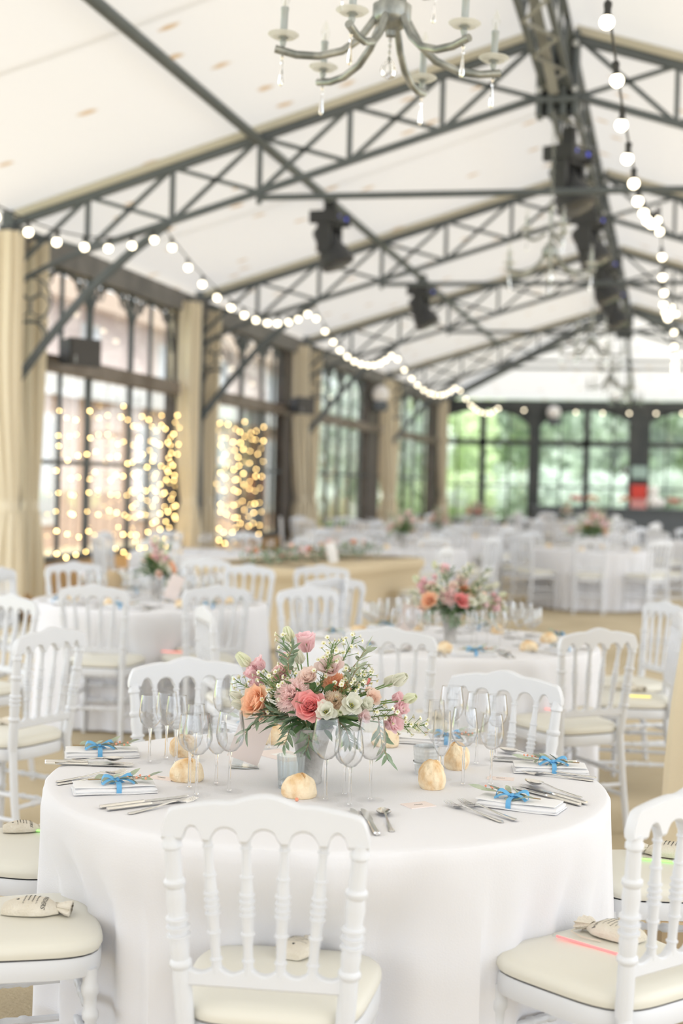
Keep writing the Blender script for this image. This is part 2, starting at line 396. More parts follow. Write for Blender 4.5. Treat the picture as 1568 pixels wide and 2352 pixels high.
# brown door leaf seen behind the second window
d = struct(thing('door_1', 'x', 'door', (XL-.25, 23.5, 0))); del d['label']; del d['category']
MB().box((0, 0, 1.2), (.06, 1.25, 2.4)).build('door_panel', 'brown_door', d, False)
MB().box((0, 0, .95), (.07, 1.0, .3)).build('light_panel', 'white_render', d, False); MB().box((0, 0, 2.7), (.06, 1.25, .45)).build('fanlight', 'white_render', d, False)

# end wall
def end_bay(n, x0, x1, thick1, sub):
    L = x1-x0
    w = struct(thing('window_%d' % n, 'x', 'window', (x0, YB, 0))); del w['label']; del w['category']
    MB().box((L/2, 0, 3.98), (L, .2, .28)).build('eave_beam', 'window_steel', w, False)
    MB().box((L/2, 0, 2.85), (L, .14, .17)).build('transom', 'window_steel', w, False)
    MB().box((L/2, 0, .42), (L, .12, .12)).build('window_sill', 'window_steel', w, False)
    MB().box((L/2, 0, .20), (L, .08, .40)).build('lower_panel', 'window_steel', w, False)
    MB().box((L/2, 0, 1.55), (L, .05, .05)).build('rail', 'window_steel', w, False)
    MB().box((L/2, 0, 2.1), (.19, .14, 4.0)).build('mullion', 'window_steel', w, False)
    for f in (.25, .75): MB().box((L*f, 0, 2.1), (.05, .06, 4.0)).build('mullion', 'window_steel', w, False)
    MB().box((L, .0, 2.05), (thick1, .3, 4.1)).build('post', 'window_steel', w, False)
    q = MB(); N = 16
    for i in range(N):
        a0, a1 = PI*i/N, PI*(i+1)/N
        P = lambda a: (L/2-math.cos(a)*L*.47, 3.0+.82*math.sin(a)**.8)
        (p0, z0), (p1, z1) = P(a0), P(a1)
        q.rings([[(p0, -.03, z0), (p0, .03, z0), (p0, .03, 3.9), (p0, -.03, 3.9)], [(p1, -.03, z1), (p1, .03, z1), (p1, .03, 3.9), (p1, -.03, 3.9)]])
    q.build('arch_ironwork', 'window_steel', w, False)
    MB().box((L/2, .03, 2.1), (L-.1, .008, 3.4)).build('pane', 'window_glass', w, False)
end_bay(5, -7.1, -3.98, .34, 1); end_bay(6, -3.98, -.90, .62, 1); end_bay(7, -.90, 2.2, .34, 1); end_bay(8, 2.2, 4.9, .3, 1)
for z, h, m, nm, lb in ((1.46, .42, 'sign_red', 'wall_box', 'red square box on the thick end wall column'), (1.02, .5, 'sign_pink', 'safety_notice', 'pink safety notice below the red box on the end wall column'),
                        (2.04, .36, 'sign_green', 'wall_sign', 'pale green sign above the red box on the end wall column')):
    o = MB().box((-.87, YB-.2, z), (.46, .08, h)).build(nm, m, None, False); tag(o, lb, 'sign')
    if nm == 'safety_notice': MB().box((-.87, YB-.245, z-.27), (.42, .01, .14)).build('blue_strip', 'sign_blue', o, False)
# speakers on the transom
def wall_speaker(loc, rz, lb):
    t = thing('loudspeaker', lb, 'speaker', loc, rz)
    q = MB(); q.rings([[(-.13, -.17, -.12), (.13, -.17, -.12), (.13, -.17, .12), (-.13, -.17, .12)], [(-.21, .12, -.15), (.21, .12, -.15), (.21, .12, .15), (-.21, .12, .15)]]); q.build('cabinet', 'stage_black', t, False)
    g = MB().box((0, .13, 0), (.40, .02, .28)).build('grille', 'stage_grille', t, False)
    MB().box((.15, .145, -.08), (.02, .006, .08)).build('badge', 'steel_light', g, False)
    MB().tube([(-.05, -.17, 0), (-.12, -.42, -.04)], .05, 8).build('bracket', 'stage_black', t)
wall_speaker((-6.25, 14.35, 2.88), math.radians(-118), 'black wedge loudspeaker on the transom of the first lit window')
wall_speaker((-6.3, 24.1, 2.86), math.radians(-118), 'dark loudspeaker on the transom of the second window, beside its dark jamb')
for loc, lb in (((-6.42, 31.6, 3.55), 'round white globe lamp near the eave of the third window'), ((-3.4, 42.6, 3.75), 'round white globe lamp hanging on the end wall window')):
    t = thing('globe_lamp', lb, 'lamp', loc); MB().ball((0, 0, 0), .2, 16, 10).build('globe', 'lamp_white', t); MB().lathe([(.05, -.4), (.17, -.36), (.19, -.22), (.12, -.15)], 12, None, True).build('fitting', 'counter_gray', t); MB().tube([(0, 0, -.36), (-.25, .2, -.36)] if loc[0] < -5 else [(0, 0, .19), (0, .35, .19)], .025, 8).build('arm', 'counter_gray', t)

# outside: neighbouring facade on the left
t = thing('neighbour_building', 'pale peach building with white windows seen through the left glazing', 'building', (-12.5, 30, 0))
MB().box((-1.5, 6, 1.6), (3, 40, 3.2)).build('wall', 'peach_render', t, False)
MB().box((-1.6, 6, 3.4), (3.6, 40.6, .4)).build('roof_band', 'white_render', t, False)
MB().box((-3.6, 6, 4.6), (3, 38, 2.4)).build('upper_wall', 'pink_render', t, False)
MB().box((-3.6, 6, 6.0), (4, 39, .5)).build('roof', 'tile_roof', t, False)
for i, y in enumerate((-9, -3.2, 3, 8.5, 14, 20)):
    f = MB().box((0, y, 1.65), (.12, 1.5, 2.3)).build('window', 'white_render', t, False); MB().box((.04, y, 1.7), (.1, 1.1, 1.9)).build('pane', 'shutter_gray', f, False)
    f = MB().box((-2.1, y+1.2, 4.7), (.12, 1.2, 1.4)).build('window', 'white_render', t, False); MB().box((-2.05, y+1.2, 4.7), (.1, .9, 1.1)).build('pane', 'shutter_gray', f, False)
t = thing('annex_building', 'white rendered annex with gray shutters beyond the third left window', 'building', (-11.5, 61.5, 0))
MB().box((0, 0, 1.9), (3, 9, 3.8)).build('wall', 'white_render', t, False); MB().box((0, 0, 4.0), (3.6, 9.6, .35)).build('roof', 'tile_roof', t, False)
for y in (-3, 0, 3): MB().box((1.5, y, 1.6), (.1, .9, 2.0)).build('shutter', 'shutter_gray', t, False)

# outside: garden trees beyond the end wall
def tree_meshes(m, seed):
    r = random.Random(seed); q = MB()
    cl = [(Vector((r.gauss(0, 1.5), r.gauss(0, 1.2), r.uniform(1.2, 7))), r.uniform(.9, 1.7)) for _ in range(20)]
    for c, rad in cl:
        for _ in range(110):
            d = Vector((r.gauss(0, 1), r.gauss(0, 1), r.gauss(0, 1))).normalized()*rad*r.uniform(.6, 1); p = c+d
            a = Vector((r.uniform(-1, 1), r.uniform(-1, 1), r.uniform(-1, 1))).normalized()*.27; e = a.cross(Vector((r.uniform(-1, 1), r.uniform(-1, 1), r.uniform(-1, 1)))).normalized()*.16
            b0 = len(q.v); q.v += [p-a, p+e, p+a, p-e]; q.face([b0, b0+1, b0+2, b0+3])
    return q.mesh('crown', m, False), MB().tube([(0, 0, -.1), (.1, 0, 2), (.05, .1, 4.5)], [.22, .16, .07], 8).mesh('trunk', 'bark')
TM = [tree_meshes('tree_leaf', 1), tree_meshes('tree_leaf_pale', 2), tree_meshes('tree_leaf_yellow', 3)]
kinds = ['dark green leafy garden tree', 'pale silvery green garden tree', 'bright yellow green garden tree']
for i, (x, y, k, sc, w) in enumerate([(-8.4, 50.5, 2, .7, 'left of the end wall corner'), (-8, 55, 2, .7, 'behind the first end window'), (-6.6, 60, 1, 1.0, 'behind the first end window'), (-4.5, 54, 0, .85, 'behind the post between the first two end windows'),
      (-3.2, 61, 1, 1.05, 'behind the second end window'), (-1.8, 56, 0, .9, 'behind the left of the thick end wall column'), (.3, 58, 1, 1.0, 'behind the right of the thick end wall column'), (2.2, 54, 0, .9, 'behind the third end window'), (3.5, 62, 2, 1.1, 'behind the third end window'),
      (-9.6, 63, 0, 1.0, 'far left beyond the corner curtain'), (-1, 70, 1, 1.4, 'at the back of the garden, centre'), (-6, 72, 0, 1.4, 'at the back of the garden, left'), (4, 72, 1, 1.4, 'at the back of the garden, right'), (-9.5, 46, 1, .7, 'outside the last left window'), (-13, 70, 1, 1.4, 'at the back of the garden, far left')]):
    cm, tm = TM[k]
    t = thing('garden_tree', kinds[k]+' '+w, 'tree', (x, y, -.05), i*1.3, 'garden trees outside the glazing'); t.scale = (sc, sc, sc)
    obj('crown', cm, t); obj('trunk', tm, t)
for i, (x, k) in enumerate([(-7.5, 2), (-5.2, 1), (-3.2, 0), (-1.6, 1), (.6, 0), (2.4, 2)]):
    t = thing('garden_shrub', ('bright lime', 'silvery', 'dark green', 'gray green', 'deep green', 'light green')[i]+' round shrub low outside the end wall glazing', 'shrub', (x, 47.5+i % 2, -.9), i, 'shrubs outside the end wall'); t.scale = (.55, .55, .38)
    obj('foliage', TM[k][0], t); obj('stem', TM[k][1], t)
# ------------------------------------------------------------------ ceiling things: chandeliers, festoons, moving heads, curtains
def chandelier(loc, ztop, label, rz=0, tilt=0):
    t = thing('chandelier', label, 'chandelier', loc, rz, 'gray candle chandeliers')
    t.rotation_euler = (0, tilt, rz)
    MB().lathe([(.004, -.075), (.02, -.07), (.022, -.05), (.035, -.045), (.07, -.02), (.078, 0), (.078, .05), (.06, .06), (.05, .09), (.03, .10), (.018, .13), (.018, .42), (.03, .44), (.018, .47)], 16, None, True).build('hub', 'aged_silver', t)
    n = int((ztop-loc[2]-.47)/.045); q = MB()
    for i in range(n):
        z = .49+i*.045; M = Matrix.Translation((0, 0, z)) @ Matrix.Rotation(PI/2*(i % 2), 4, 'Z')
        q.rings([[M @ Vector(((.014+.004*math.cos(a))*math.cos(w*PI/4), .004*math.sin(a), .026*math.sin(w*PI/4)+.004*math.cos(a)*math.sin(w*PI/4))) for a in (0, 2.1, 4.2)] for w in range(9)], False)
    q.build('chain', 'aged_silver', t)
    g = MB().tube([(0, 0, -.07), (0, 0, -.155)], .0025, 5)
    for k in range(3): g.ball((0, 0, -.085-.024*k), .008, 8, 6)
    c = g.build('crystal_chain', 'bolt_zinc', t); MB().lathe([(.001, -.145), (.008, -.155), (.028, -.185), (.034, -.205), (.026, -.228), (.001, -.24)], 12).build('crystal_drop', 'solid_glass', c)
    arm = candle = None
    tiers = [(6, 0, 1.0, 0.0), (3, PI/6, .5, .15)]
    for n, a0, k, dz in tiers:
        pts = [(.05, .02), (.085, -.035), (.125, -.095), (.19, -.148), (.28, -.178), (.37, -.182), (.455, -.168)] if k == 1 else [(.05, .04), (.085, .015), (.12, -.01), (.165, -.018), (.215, .0), (.25, .03)]
        am = MB().tube([(x, 0, z) for x, z in pts], .0155, 10).mesh('arm', 'aged_silver')
        ex, ez = pts[-1]; ex -= .03
        dm = MB().lathe([(.012, ez+.05), (.045, ez+.046), (.062, ez+.058), (.060, ez+.062), (.045, ez+.052), (.012, ez+.056)], 20, Matrix.Translation((ex, 0, 0))).mesh('drip_dish', 'dish_glass')
        km = MB().lathe([(.008, ez+.01), (.011, ez+.02), (.014, ez+.03), (.009, ez+.04), (.022, ez+.046), (.014, ez+.052), (.0145, ez+.15), (.016, ez+.152), (.016, ez+.165), (.004, ez+.168)], 12, Matrix.Translation((ex, 0, 0)), True).mesh('candle_tube', 'candle_gray')
        bm_ = MB().lathe([(.009, ez+.168), (.017, ez+.19), (.018, ez+.205), (.013, ez+.225), (.005, ez+.245), (.001, ez+.252)], 12, Matrix.Translation((ex, 0, 0))).mesh('candle_bulb', 'bulb_glass')
        pm = MB().lathe([(.001, ez-.02), (.007, ez-.03), (.001, ez-.04), (.006, ez-.05), (.003, ez-.06), (.010, ez-.13), (.004, ez-.142), (.001, ez-.144)], 8, Matrix.Translation((ex, 0, 0))).mesh('crystal_pendant', 'solid_glass')
        fm = MB().tube([(ex, 0, ez+.168), (ex, 0, ez+.2)], .003, 5).mesh('filament', 'bolt_zinc')
        for i in range(n):
            a = obj('arm', am, t, None, (0, 0, a0+2*PI*i/n)); a.location.z = dz
            for nm, m in (('drip_dish', dm), ('candle_tube', km), ('candle_bulb', bm_), ('crystal_pendant', pm), ('filament', fm)): obj(nm, m, a)
    return t
chandelier((XM, 5.57, 3.412), 5.3, 'large gray candle chandelier with crystal drops nearest the camera', math.radians(22), .035)
chandelier((XM, 13.2, 3.70), 5.06, 'smaller looking gray chandelier hanging on a chain below the front ridge hub', math.radians(35))
chandelier((XM, 20.4, 3.62), 5.3, 'hazy third chandelier under the ridge behind the small chandelier', math.radians(5))
chandelier((XM, 27.0, 3.60), 5.3, 'faint fourth chandelier under the ridge above the far tables', math.radians(50))
chandelier((XM, 36.5, 3.95), 5.26, 'faintest chandelier, in front of the end wall column', math.radians(20))

_bulb = MB().ball((0, 0, -.076), .035, 12, 9).mesh('bulb', 'festoon_glow')
_sock = MB().lathe([(.016, .02), (.020, .015), (.020, -.005), (.017, -.01), (.017, -.035), (.022, -.042), (.022, -.05), (.01, -.052)], 10, None, True).mesh('lamp_socket', 'cord_black')
def festoon(p, q, sag, n, label, off=.5, group='festoon strings of round bulbs'):
    p, q = Vector(p), Vector(q); f = lambda u: p.lerp(q, u)-Vector((0, 0, sag*4*u*(1-u)))
    t = thing('festoon_string', label, 'string lights', p, 0, group)
    MB().tube([f(i/24)-p for i in range(25)], .007, 5).build('cord', 'cord_black', t)
    for i in range(n):
        s = obj('lamp_socket', _sock, t, f((i+off)/n)-p+Vector((0, 0, -.02)), (R.uniform(-.12, .12), R.uniform(-.12, .12), 0)); obj('bulb', _bulb, s)
xl = -5.0
festoon((xl, 7.4, 4.07), (xl, 13.5, 4.07), .50, 11, 'festoon bulbs sagging from the top left edge to the front truss')
festoon((xl, 13.5, 4.07), (xl, 19.6, 4.06), .46, 12, 'festoon bulbs sagging between the front and second trusses on the left')
festoon((xl, 19.6, 4.06), (xl, 25.77, 4.04), .46, 12, 'festoon bulbs sagging between the second and third trusses on the left')
festoon((xl, 25.77, 4.04), (xl, 33.8, 4.0), .46, 11, 'festoon bulbs sagging between the third and last trusses on the left')
festoon((xl, 33.8, 4.0), (xl, 42.5, 4.0), .40, 9, 'farthest festoon swag on the left, reaching the end wall')
festoon((-.37, 6.0, 4.02), (-.17, 13.5, 4.18), .48, 12, 'black corded festoon of large bulbs hanging right of the ridge hub', .3)
festoon((-.16, 13.5, 4.18), (-.05, 19.6, 4.15), .5, 11, 'festoon bulbs right of the ridge between front and second trusses')
festoon((.0, 19.6, 4.15), (.05, 25.8, 4.1), .6, 11, 'hazy festoon bulbs at the right between second and third trusses')
festoon((-6.2, 42.6, 4.0), (3, 42.6, 4.0), .15, 12, 'row of festoon bulbs along the top of the end wall')

def moving_head(loc, rz, tilt, lb):
    rz += 1.1; tilt = -tilt
    t = thing('moving_head_light', lb, 'stage light', loc, rz, 'hanging stage lights'); t.scale = (1.18, 1.18, 1.12)
    MB().box((0, 0, .19), (.05, .12, .22)).build('clamp', 'stage_black', t, False)
    q = MB(); q.box((0, 0, .05), (.34, .26, .1)); q.box((-.15, 0, .05), (.06, .3, .13)); q.box((.15, 0, .05), (.06, .3, .13)); base = q.build('base', 'stage_black', t, False)
    for x in (-.1, .1): MB().box((x, -.135, .06), (.03, .01, .03)).build('status_light', 'led_blue', base, False)
    q = MB(); q.box((0, 0, -.02), (.2, .16, .05))
    for x in (-.14, .14): q.box((x, 0, -.16), (.05, .14, .32))
    q.build('yoke', 'stage_black', t, False)
    M = Matrix.Translation((0, 0, -.22)) @ Matrix.Rotation(tilt, 4, 'X')
    h = MB().lathe([(.09, .2), (.115, .17), (.12, -.02), (.165, -.12), (.175, -.24), (.13, -.25)], 14, M, True).build('head', 'stage_black', t)
    MB().lathe([(.001, -.262), (.10, -.256), (.125, -.25)], 14, M).build('lens', 'window_glass', h)
moving_head((-4.02, 16.5, 4.62), .3, .45, 'black stage light hanging from the left purlin before the second truss')
moving_head((-4.02, 22.9, 4.62), .3, .5, 'black stage light hanging from the left purlin before the third truss')
moving_head((-1.10, 14.7, 4.89), .0, .45, 'black stage light under the ridge just behind the front hub')
moving_head((-1.10, 18.3, 4.89), .25, .5, 'black stage light under the ridge before the second hub')
moving_head((-1.08, 21.9, 4.89), .25, .45, 'black stage light under the ridge before the third hub, upper of the far pair')
moving_head((-1.08, 25.4, 4.89), .25, .5, 'black stage light under the ridge, farthest of the row')

def drape_mesh(name, zt, ztie, zb, wt, wtie, wb, d, seed, nf=11, m='drape_fabric', lean=0.0):
    r = random.Random(seed); ph = r.uniform(0, 6); N = 88; q = MB(); rs = []
    zs = [lerp(zt, ztie, i/22) for i in range(23)]+[lerp(ztie, zb, i/12) for i in range(1, 13)]
    for i, z in enumerate(zs):
        if i <= 22:
            u = i/22; w = lerp(wt, wtie, u**2.2); cx = lean*u*u
        else:
            u = (i-22)/12; w = lerp(wtie, wb, math.sin(u*PI/2)**.8); cx = lean*(1-.3*u)
        ring = []
        for j in range(N):
            a = 2*PI*j/N
            fo = 1+.16*math.cos(nf*a+ph+.4*math.sin(3*z))+.07*math.cos(5*a+2*ph)
            zz = z+(-.05*math.cos(2*a+ph)*(u if i > 22 else 0))
            ring.append((cx+w/2*math.cos(a)*fo, min(d, w*.8)/2*math.sin(a)*fo, zz))
        rs.append(ring)
    return q.rings(rs, False).mesh(name, m)
def curtain(x, y, label, rz, seed, zt=3.98, ztie=1.22, zb=.30, wt=.44, wtie=.19, wb=.36, d=.26, m='drape_fabric', lean=0.0, arm=0.0):
    t = thing('tied_curtain', label, 'curtain', (x, y, 0), rz, 'beige tied curtains at the posts')
    obj('drape', drape_mesh('drape', zt, ztie, zb, wt, wtie, wb, d, seed, m=m, lean=lean), t)
    MB().lathe([(wtie*.47, ztie-.07), (wtie*.56, ztie-.04), (wtie*.55, ztie+.03), (wtie*.48, ztie+.07)], 20, Matrix.Translation((lean, 0, 0)) @ Matrix.Diagonal((1.05, .85, 1, 1))).build('tieback', m, t)
    MB().tube([(-wt/2, 0, zt-.02), (wt/2, 0, zt-.02)], .02, 8).build('curtain_rod', 'steel', t)
    q = MB()
    for k in (-1, 1): q.box((k*.1, 0, zt+.02), (.06, .08, .08))
    if arm: q.bar((0, 0, zt+.03), (0, arm, zt+.03), .04)
    q.build('bracket', 'window_steel', t, False)
for i, (y, lb) in enumerate([(13.5, 'the front truss post'), (19.6, 'the second truss post'), (25.77, 'the third truss post'), (33.8, 'the last truss post'), (42.3, 'the far corner')]):
    curtain(-6.60, y-(.32 if i == 0 else .9), 'beige tied curtain on the near side of '+lb, math.radians(8), i*2, wt=.42, wtie=.20, wb=.40, lean=.13, arm=.3 if i == 0 else .85)
    if i < 4: curtain(-6.60, y+(.36 if i == 0 else .16), 'shaded beige tied curtain on the far side of '+lb, math.radians(8), i*2+1, wt=.36, wtie=.17, wb=.34, lean=.05)
curtain(.50, 5.75, 'cream curtain flaring down to the floor at the right edge', math.radians(20), 21, zt=4.0, ztie=1.9, zb=.24, wt=.5, wtie=.46, wb=.90, d=.5, m='pale_drape_fabric')

# fairy light curtains
_fl = MB().ball((0, 0, 0), .0112, 8, 6).mesh('fairy_light', 'fairy_glow')
def fairy(y0, y1, zt, zb, n, per, label, seed):
    r = random.Random(seed); t = thing('fairy_light_curtain', label, 'fairy lights', (-6.585, y0, zt), 0, 'fairy light curtains on the left windows')
    MB().tube([(0, 0, 0), (0, y1-y0, 0)], .006, 5).build('header_cord', 'cord_black', t)
    for i in range(n):
        y = (i+.5)/n*(y1-y0)+r.uniform(-.06, .06)
        z0 = .12+r.uniform(0, .35)
        s = MB().tube([(0, 0, 0), (.01, .02*math.sin(i), -(zt-zb)/2), (0, 0, zb-zt)], .003, 4).build('strand', 'cord_black', t, True, (0, y, 0))
        for k in range(per):
            z = -z0-(k+.5)/per*(zt-zb-z0)+r.uniform(-.06, .06)
            if z < zb-zt: continue
            o = obj('fairy_light', _fl, s, (r.uniform(.0, .05), r.uniform(-.05, .05), z)); q = r.uniform(.7, 1.25); o.scale = (q, q, q)
fairy(14.45, 16.4, 2.705, .55, 7, 8, 'warm fairy light curtain over the near half of the first window', 3)
fairy(16.5, 17.9, 2.705, .50, 8, 9, 'warm fairy light curtain over the far half of the first window', 4)
fairy(17.95, 18.5, 2.705, .50, 4, 10, 'dense warm fairy lights before the dark jamb by the second curtain', 6)
fairy(19.95, 22.7, 2.705, .50, 9, 10, 'warm fairy light curtain over the second window', 5)
# ------------------------------------------------------------------ chairs
def chair_parts():
    P = []
    HW, HB = .20, .165                         # half width at the crest and at the seat
    def bx(z): return lerp(HB, HW, sstep(.45, .9, z)) if z > .45 else lerp(HB+.015, HB, z/.45)
    def by(z): return -.195-.05*max(0, z-.45)/.5 if z > .45 else -.195-.05*(1-z/.45)
    # crest rail with five arches
    q = MB(); xs = [i/60 for i in range(61)]; rs = []
    sp = [-.12, -.04, .04, .12]; edges = [-HW+.022]+[s*1.0 for s in sp]+[HW-.022]
    for u in xs:
        x = lerp(-HW-.012, HW+.012, u); a = abs(x)/(HW+.012)
        top = .905+.029*(1-a**2.2)+.012*math.exp(-((x)/.045)**2)-.004*math.exp(-((abs(x)-.07)/.02)**2)-(.036*((a-.90)/.10)**2.5 if a > .90 else 0)
        bot = .844
        for e0, e1 in zip(edges, edges[1:]):
            c, h = (e0+e1)/2, (e1-e0)/2-.011
            if abs(x-c) < h: bot = .844+.029*math.sqrt(1-((x-c)/h)**2)**.9
        yc = by(.87)-.004*(1-a*a); th = .014; e = .006
        if top-bot < .02: top = bot+.02
        rs.append([(x, yc-th, bot+e), (x, yc-th+e, bot), (x, yc+th-e, bot), (x, yc+th, bot+e), (x, yc+th, top-e), (x, yc+th-e*1.3, top), (x, yc-th+e*1.3, top), (x, yc-th, top-e)])
    P.append(('crest_rail', q.rings(rs).mesh('crest_rail', 'chair_paint')))
    # lower rail with scallops
    q = MB(); rs = []; sl = [-.098, -.033, .033, .098]; W_ = bx(.558)
    ed = [-W_]+sl+[W_]
    for u in xs:
        x = lerp(-W_, W_, u); bot = .538; top = .578
        for e0, e1 in zip(ed, ed[1:]):
            c, h = (e0+e1)/2, (e1-e0)/2
            if abs(x-c) <= h: top = .567+.020*(abs(x-c)/h)**2
        yc = by(.558); th = .012; e = .004
        rs.append([(x, yc-th, bot+e), (x, yc-th+e, bot), (x, yc+th-e, bot), (x, yc+th, bot+e), (x, yc+th, top-e), (x, yc+th-e, top), (x, yc-th+e, top), (x, yc-th, top-e)])
    P.append(('lower_rail', q.rings(rs).mesh('lower_rail', 'chair_paint')))
    rg = lambda c, r, w=.012: [(c-w, r), (c-w*.5, r*1.32), (c+w*.5, r*1.32), (c+w, r)]
    prof = [(0, .010)]+rg(.10, .0085)+[(.2, .0085)]+rg(.30, .0095)+[(.38, .010)]+rg(.44, .0105)+rg(.49, .0105)+rg(.54, .0105)+rg(.59, .0105)+[(.64, .0105)]+rg(.72, .009)+[(.85, .0075)]+rg(.93, .0075)+[(1, .009)]; prof = [(t_, r_*1.2) for t_, r_ in prof]
    for s, l in zip(sp, sl): P.append(('spindle', MB().turned((l, by(.575), .567), (s, by(.85), .852), prof, 10).mesh('spindle', 'chair_paint')))
    pp = [(0, .0175), (.27, .0175)]+[(.30, .0165), (.315, .021), (.335, .021), (.35, .0165), (.42, .0185)]+rg(.47, .0165)+rg(.515, .0165)+rg(.56, .0165)+[(.585, .0155), (.66, .0185)]+[(.72, .016), (.735, .0205), (.755, .0205), (.77, .0155), (.92, .0145), (.93, .018), (.95, .018), (.96, .0155), (1, .0155)]; pp = [(t_, r_*1.14) for t_, r_ in pp]
    for s in (-1, 1):
        P.append(('back_post', MB().turned((s*bx(.45), by(.45), .45), (s*(HW-.006), by(.87), .855), pp, 12).mesh('back_post', 'chair_paint')))
        P.append(('leg', MB().tube([(s*bx(0), by(0)-.01, 0), (s*bx(.25), by(.25), .25), (s*bx(.46), by(.46), .46)], [.0135, .0165, .0175], 12).mesh('leg', 'chair_paint')))
        fp = [(0, .011), (.05, .013), (.40, .0165), (.44, .0145), (.46, .019), (.49, .019), (.51, .0145), (.62, .018), (.70, .0145), (.72, .02), (.75, .02), (.77, .015), (.84, .0165), (.86, .021), (.9, .021), (.92, .017), (1, .019)]
        P.append(('leg', MB().turned((s*.185, .185, 0), (s*.18, .17, .42), fp, 12).mesh('leg', 'chair_paint')))
    st = [(0, .0095), (.2, .0105), (.28, .010), (.30, .014), (.33, .014), (.35, .010), (.42, .0125), (.46, .010), (.48, .0145), (.52, .0145), (.54, .010), (.58, .0125), (.65, .010), (.67, .014), (.70, .014), (.72, .010), (.8, .0105), (1, .0095)]
    for s in (-1, 1):
        for z in (.17, .27): P.append(('stretcher', MB().turned((s*bx(z), by(z), z), (s*.184, .178, z), st, 8).mesh('stretcher', 'chair_paint')))
    for z in (.20, .30): P.append(('stretcher', MB().turned((-.184, .178, z), (.184, .178, z), st, 8).mesh('stretcher', 'chair_paint')))
    P.append(('stretcher', MB().turned((-bx(.22), by(.22), .22), (bx(.22), by(.22), .22), st, 8).mesh('stretcher', 'chair_paint')))
    # seat outline: rounded trapezoid, bowed sides
    def outline(k, n=56):
        out = []
        for i in range(n):
            a = 2*PI*i/n; c, s_ = math.cos(a), math.sin(a)
            p = 4.2; r = (abs(c)**p+abs(s_)**p)**(-1/p); x, y = r*c, r*s_
            out.append((x*lerp(.185, .222, (y+1)/2)*k, y*.208*k+.002))
        return out
    o = outline(1); fr = [[(x*k, y*k, z) for x, y in o] for k, z in ((.93, .40), (.99, .405), (1, .415), (1, .445), (.98, .452), (.5, .452))]
    P.append(('seat_frame', MB().rings(fr).mesh('seat_frame', 'chair_paint')))
    gp = [[(x*k, y*k, z) for x, y in o] for k, z in ((.965, .450), (.97, .456))]  # thin dark plate that paints the shadow line between cushion and frame
    cu = [[(x*k, y*k, z) for x, y in o] for k, z in ((.93, .455), (.99, .457), (1.012, .468), (1.0, .482), (.95, .492), (.8, .499), (.5, .504), (.15, .506))]
    return P, MB().rings(cu).mesh('cushion', 'ivory_vinyl'), MB().rings(gp).mesh('gap_shadow', 'gap_shadow_dark')
CP, CUSH, CSHADOW = chair_parts()
def chair(x, y, fx, fy, label, group):
    rz = math.atan2(-fx, fy)
    t = thing('banquet_chair', label, 'chair', (x, y, 0), rz, group)
    for nm, m in CP: obj(nm, m, t)
    c = obj('cushion', CUSH, t); c['label'] = 'ivory padded seat cushion'
    obj('gap_shadow', CSHADOW, c)
    return t
def joined():
    v = MB()
    def add(me, k):
        b0 = len(v.v); v.v += [x.co.copy() for x in me.vertices]; v.cur = k
        for p in me.polygons: v.face([b0+i for i in p.vertices])
    for nm, m in CP: add(m, 0)
    add(CUSH, 1); return v.mesh('banquet_chair', ['chair_paint', 'ivory_vinyl'])
FARCHAIR = joined()
def far_chair(x, y, fx, fy, label, group):
    o = obj('banquet_chair', FARCHAIR, None, (x, y, 0), (0, 0, math.atan2(-fx, fy))); return tag(o, label, 'chair', group)

# ------------------------------------------------------------------ tables and cloths
TZ = .755
def cloth_mesh(Rr, seed, chairs, nf=26, amp=.03):
    r = random.Random(seed); q = MB(); N = 288; rs = []
    ph = [r.uniform(0, 2*PI) for _ in range(6)]
    pl = [(r.uniform(-PI, PI), r.uniform(.035, .07), r.uniform(.5, 1.3)) for _ in range(26)]
    wrap = lambda d: (d+PI) % (2*PI)-PI
    fold = lambda a: (.55*math.cos(nf*.5*a+ph[0]+1.2*math.sin(2*a+ph[1]))+.35*math.cos(nf*a+ph[2]+1.5*math.sin(3*a+ph[3]))+.25*math.cos(7*a+ph[4])+sum(h*math.exp(-(wrap(a-c0)/w0)**2) for c0, w0, h in pl)*1.1-.6)
    msk = lambda a: .35+.65*(.5+.5*math.cos(3*a+ph[5]))
    zs = [TZ-.004, TZ-.015, TZ-.04, .66, .60, .54, .48, .42, .36, .28, .20, .12, .05, .012]
    top = [[(Rr*k*math.cos(2*PI*j/N), Rr*k*math.sin(2*PI*j/N), TZ) for j in range(N)] for k in (.02, .3, .6, .85, .96)]
    e = [[((Rr-.01+d)*math.cos(2*PI*j/N), (Rr-.01+d)*math.sin(2*PI*j/N), z) for j in range(N)] for d, z in ((0, TZ-.001), (.008, TZ-.004))]
    for z in zs[1:]:
        t = (TZ-z)/TZ; ring = []
        for j in range(N):
            a = 2*PI*j/N; rad = Rr+.004+.045*t+amp*1.6*(t**.8)*(fold(a)*msk(a)+.25)
            for ca, lim, wd in chairs:                  # the seat pushes the skirt in
                da = (a-ca+PI) % (2*PI)-PI
                k = sstep(wd*1.7, wd*.8, abs(da))*sstep(.72, .50, z)
                if k > 0:
                    L = lim/max(.5, math.cos(da)); rad = lerp(rad, min(rad, L+.012*math.cos(30*da)), k)
            ring.append((rad*math.cos(a), rad*math.sin(a), z))
        rs.append(ring)
    q.rings(top+e+rs, True)
    return q
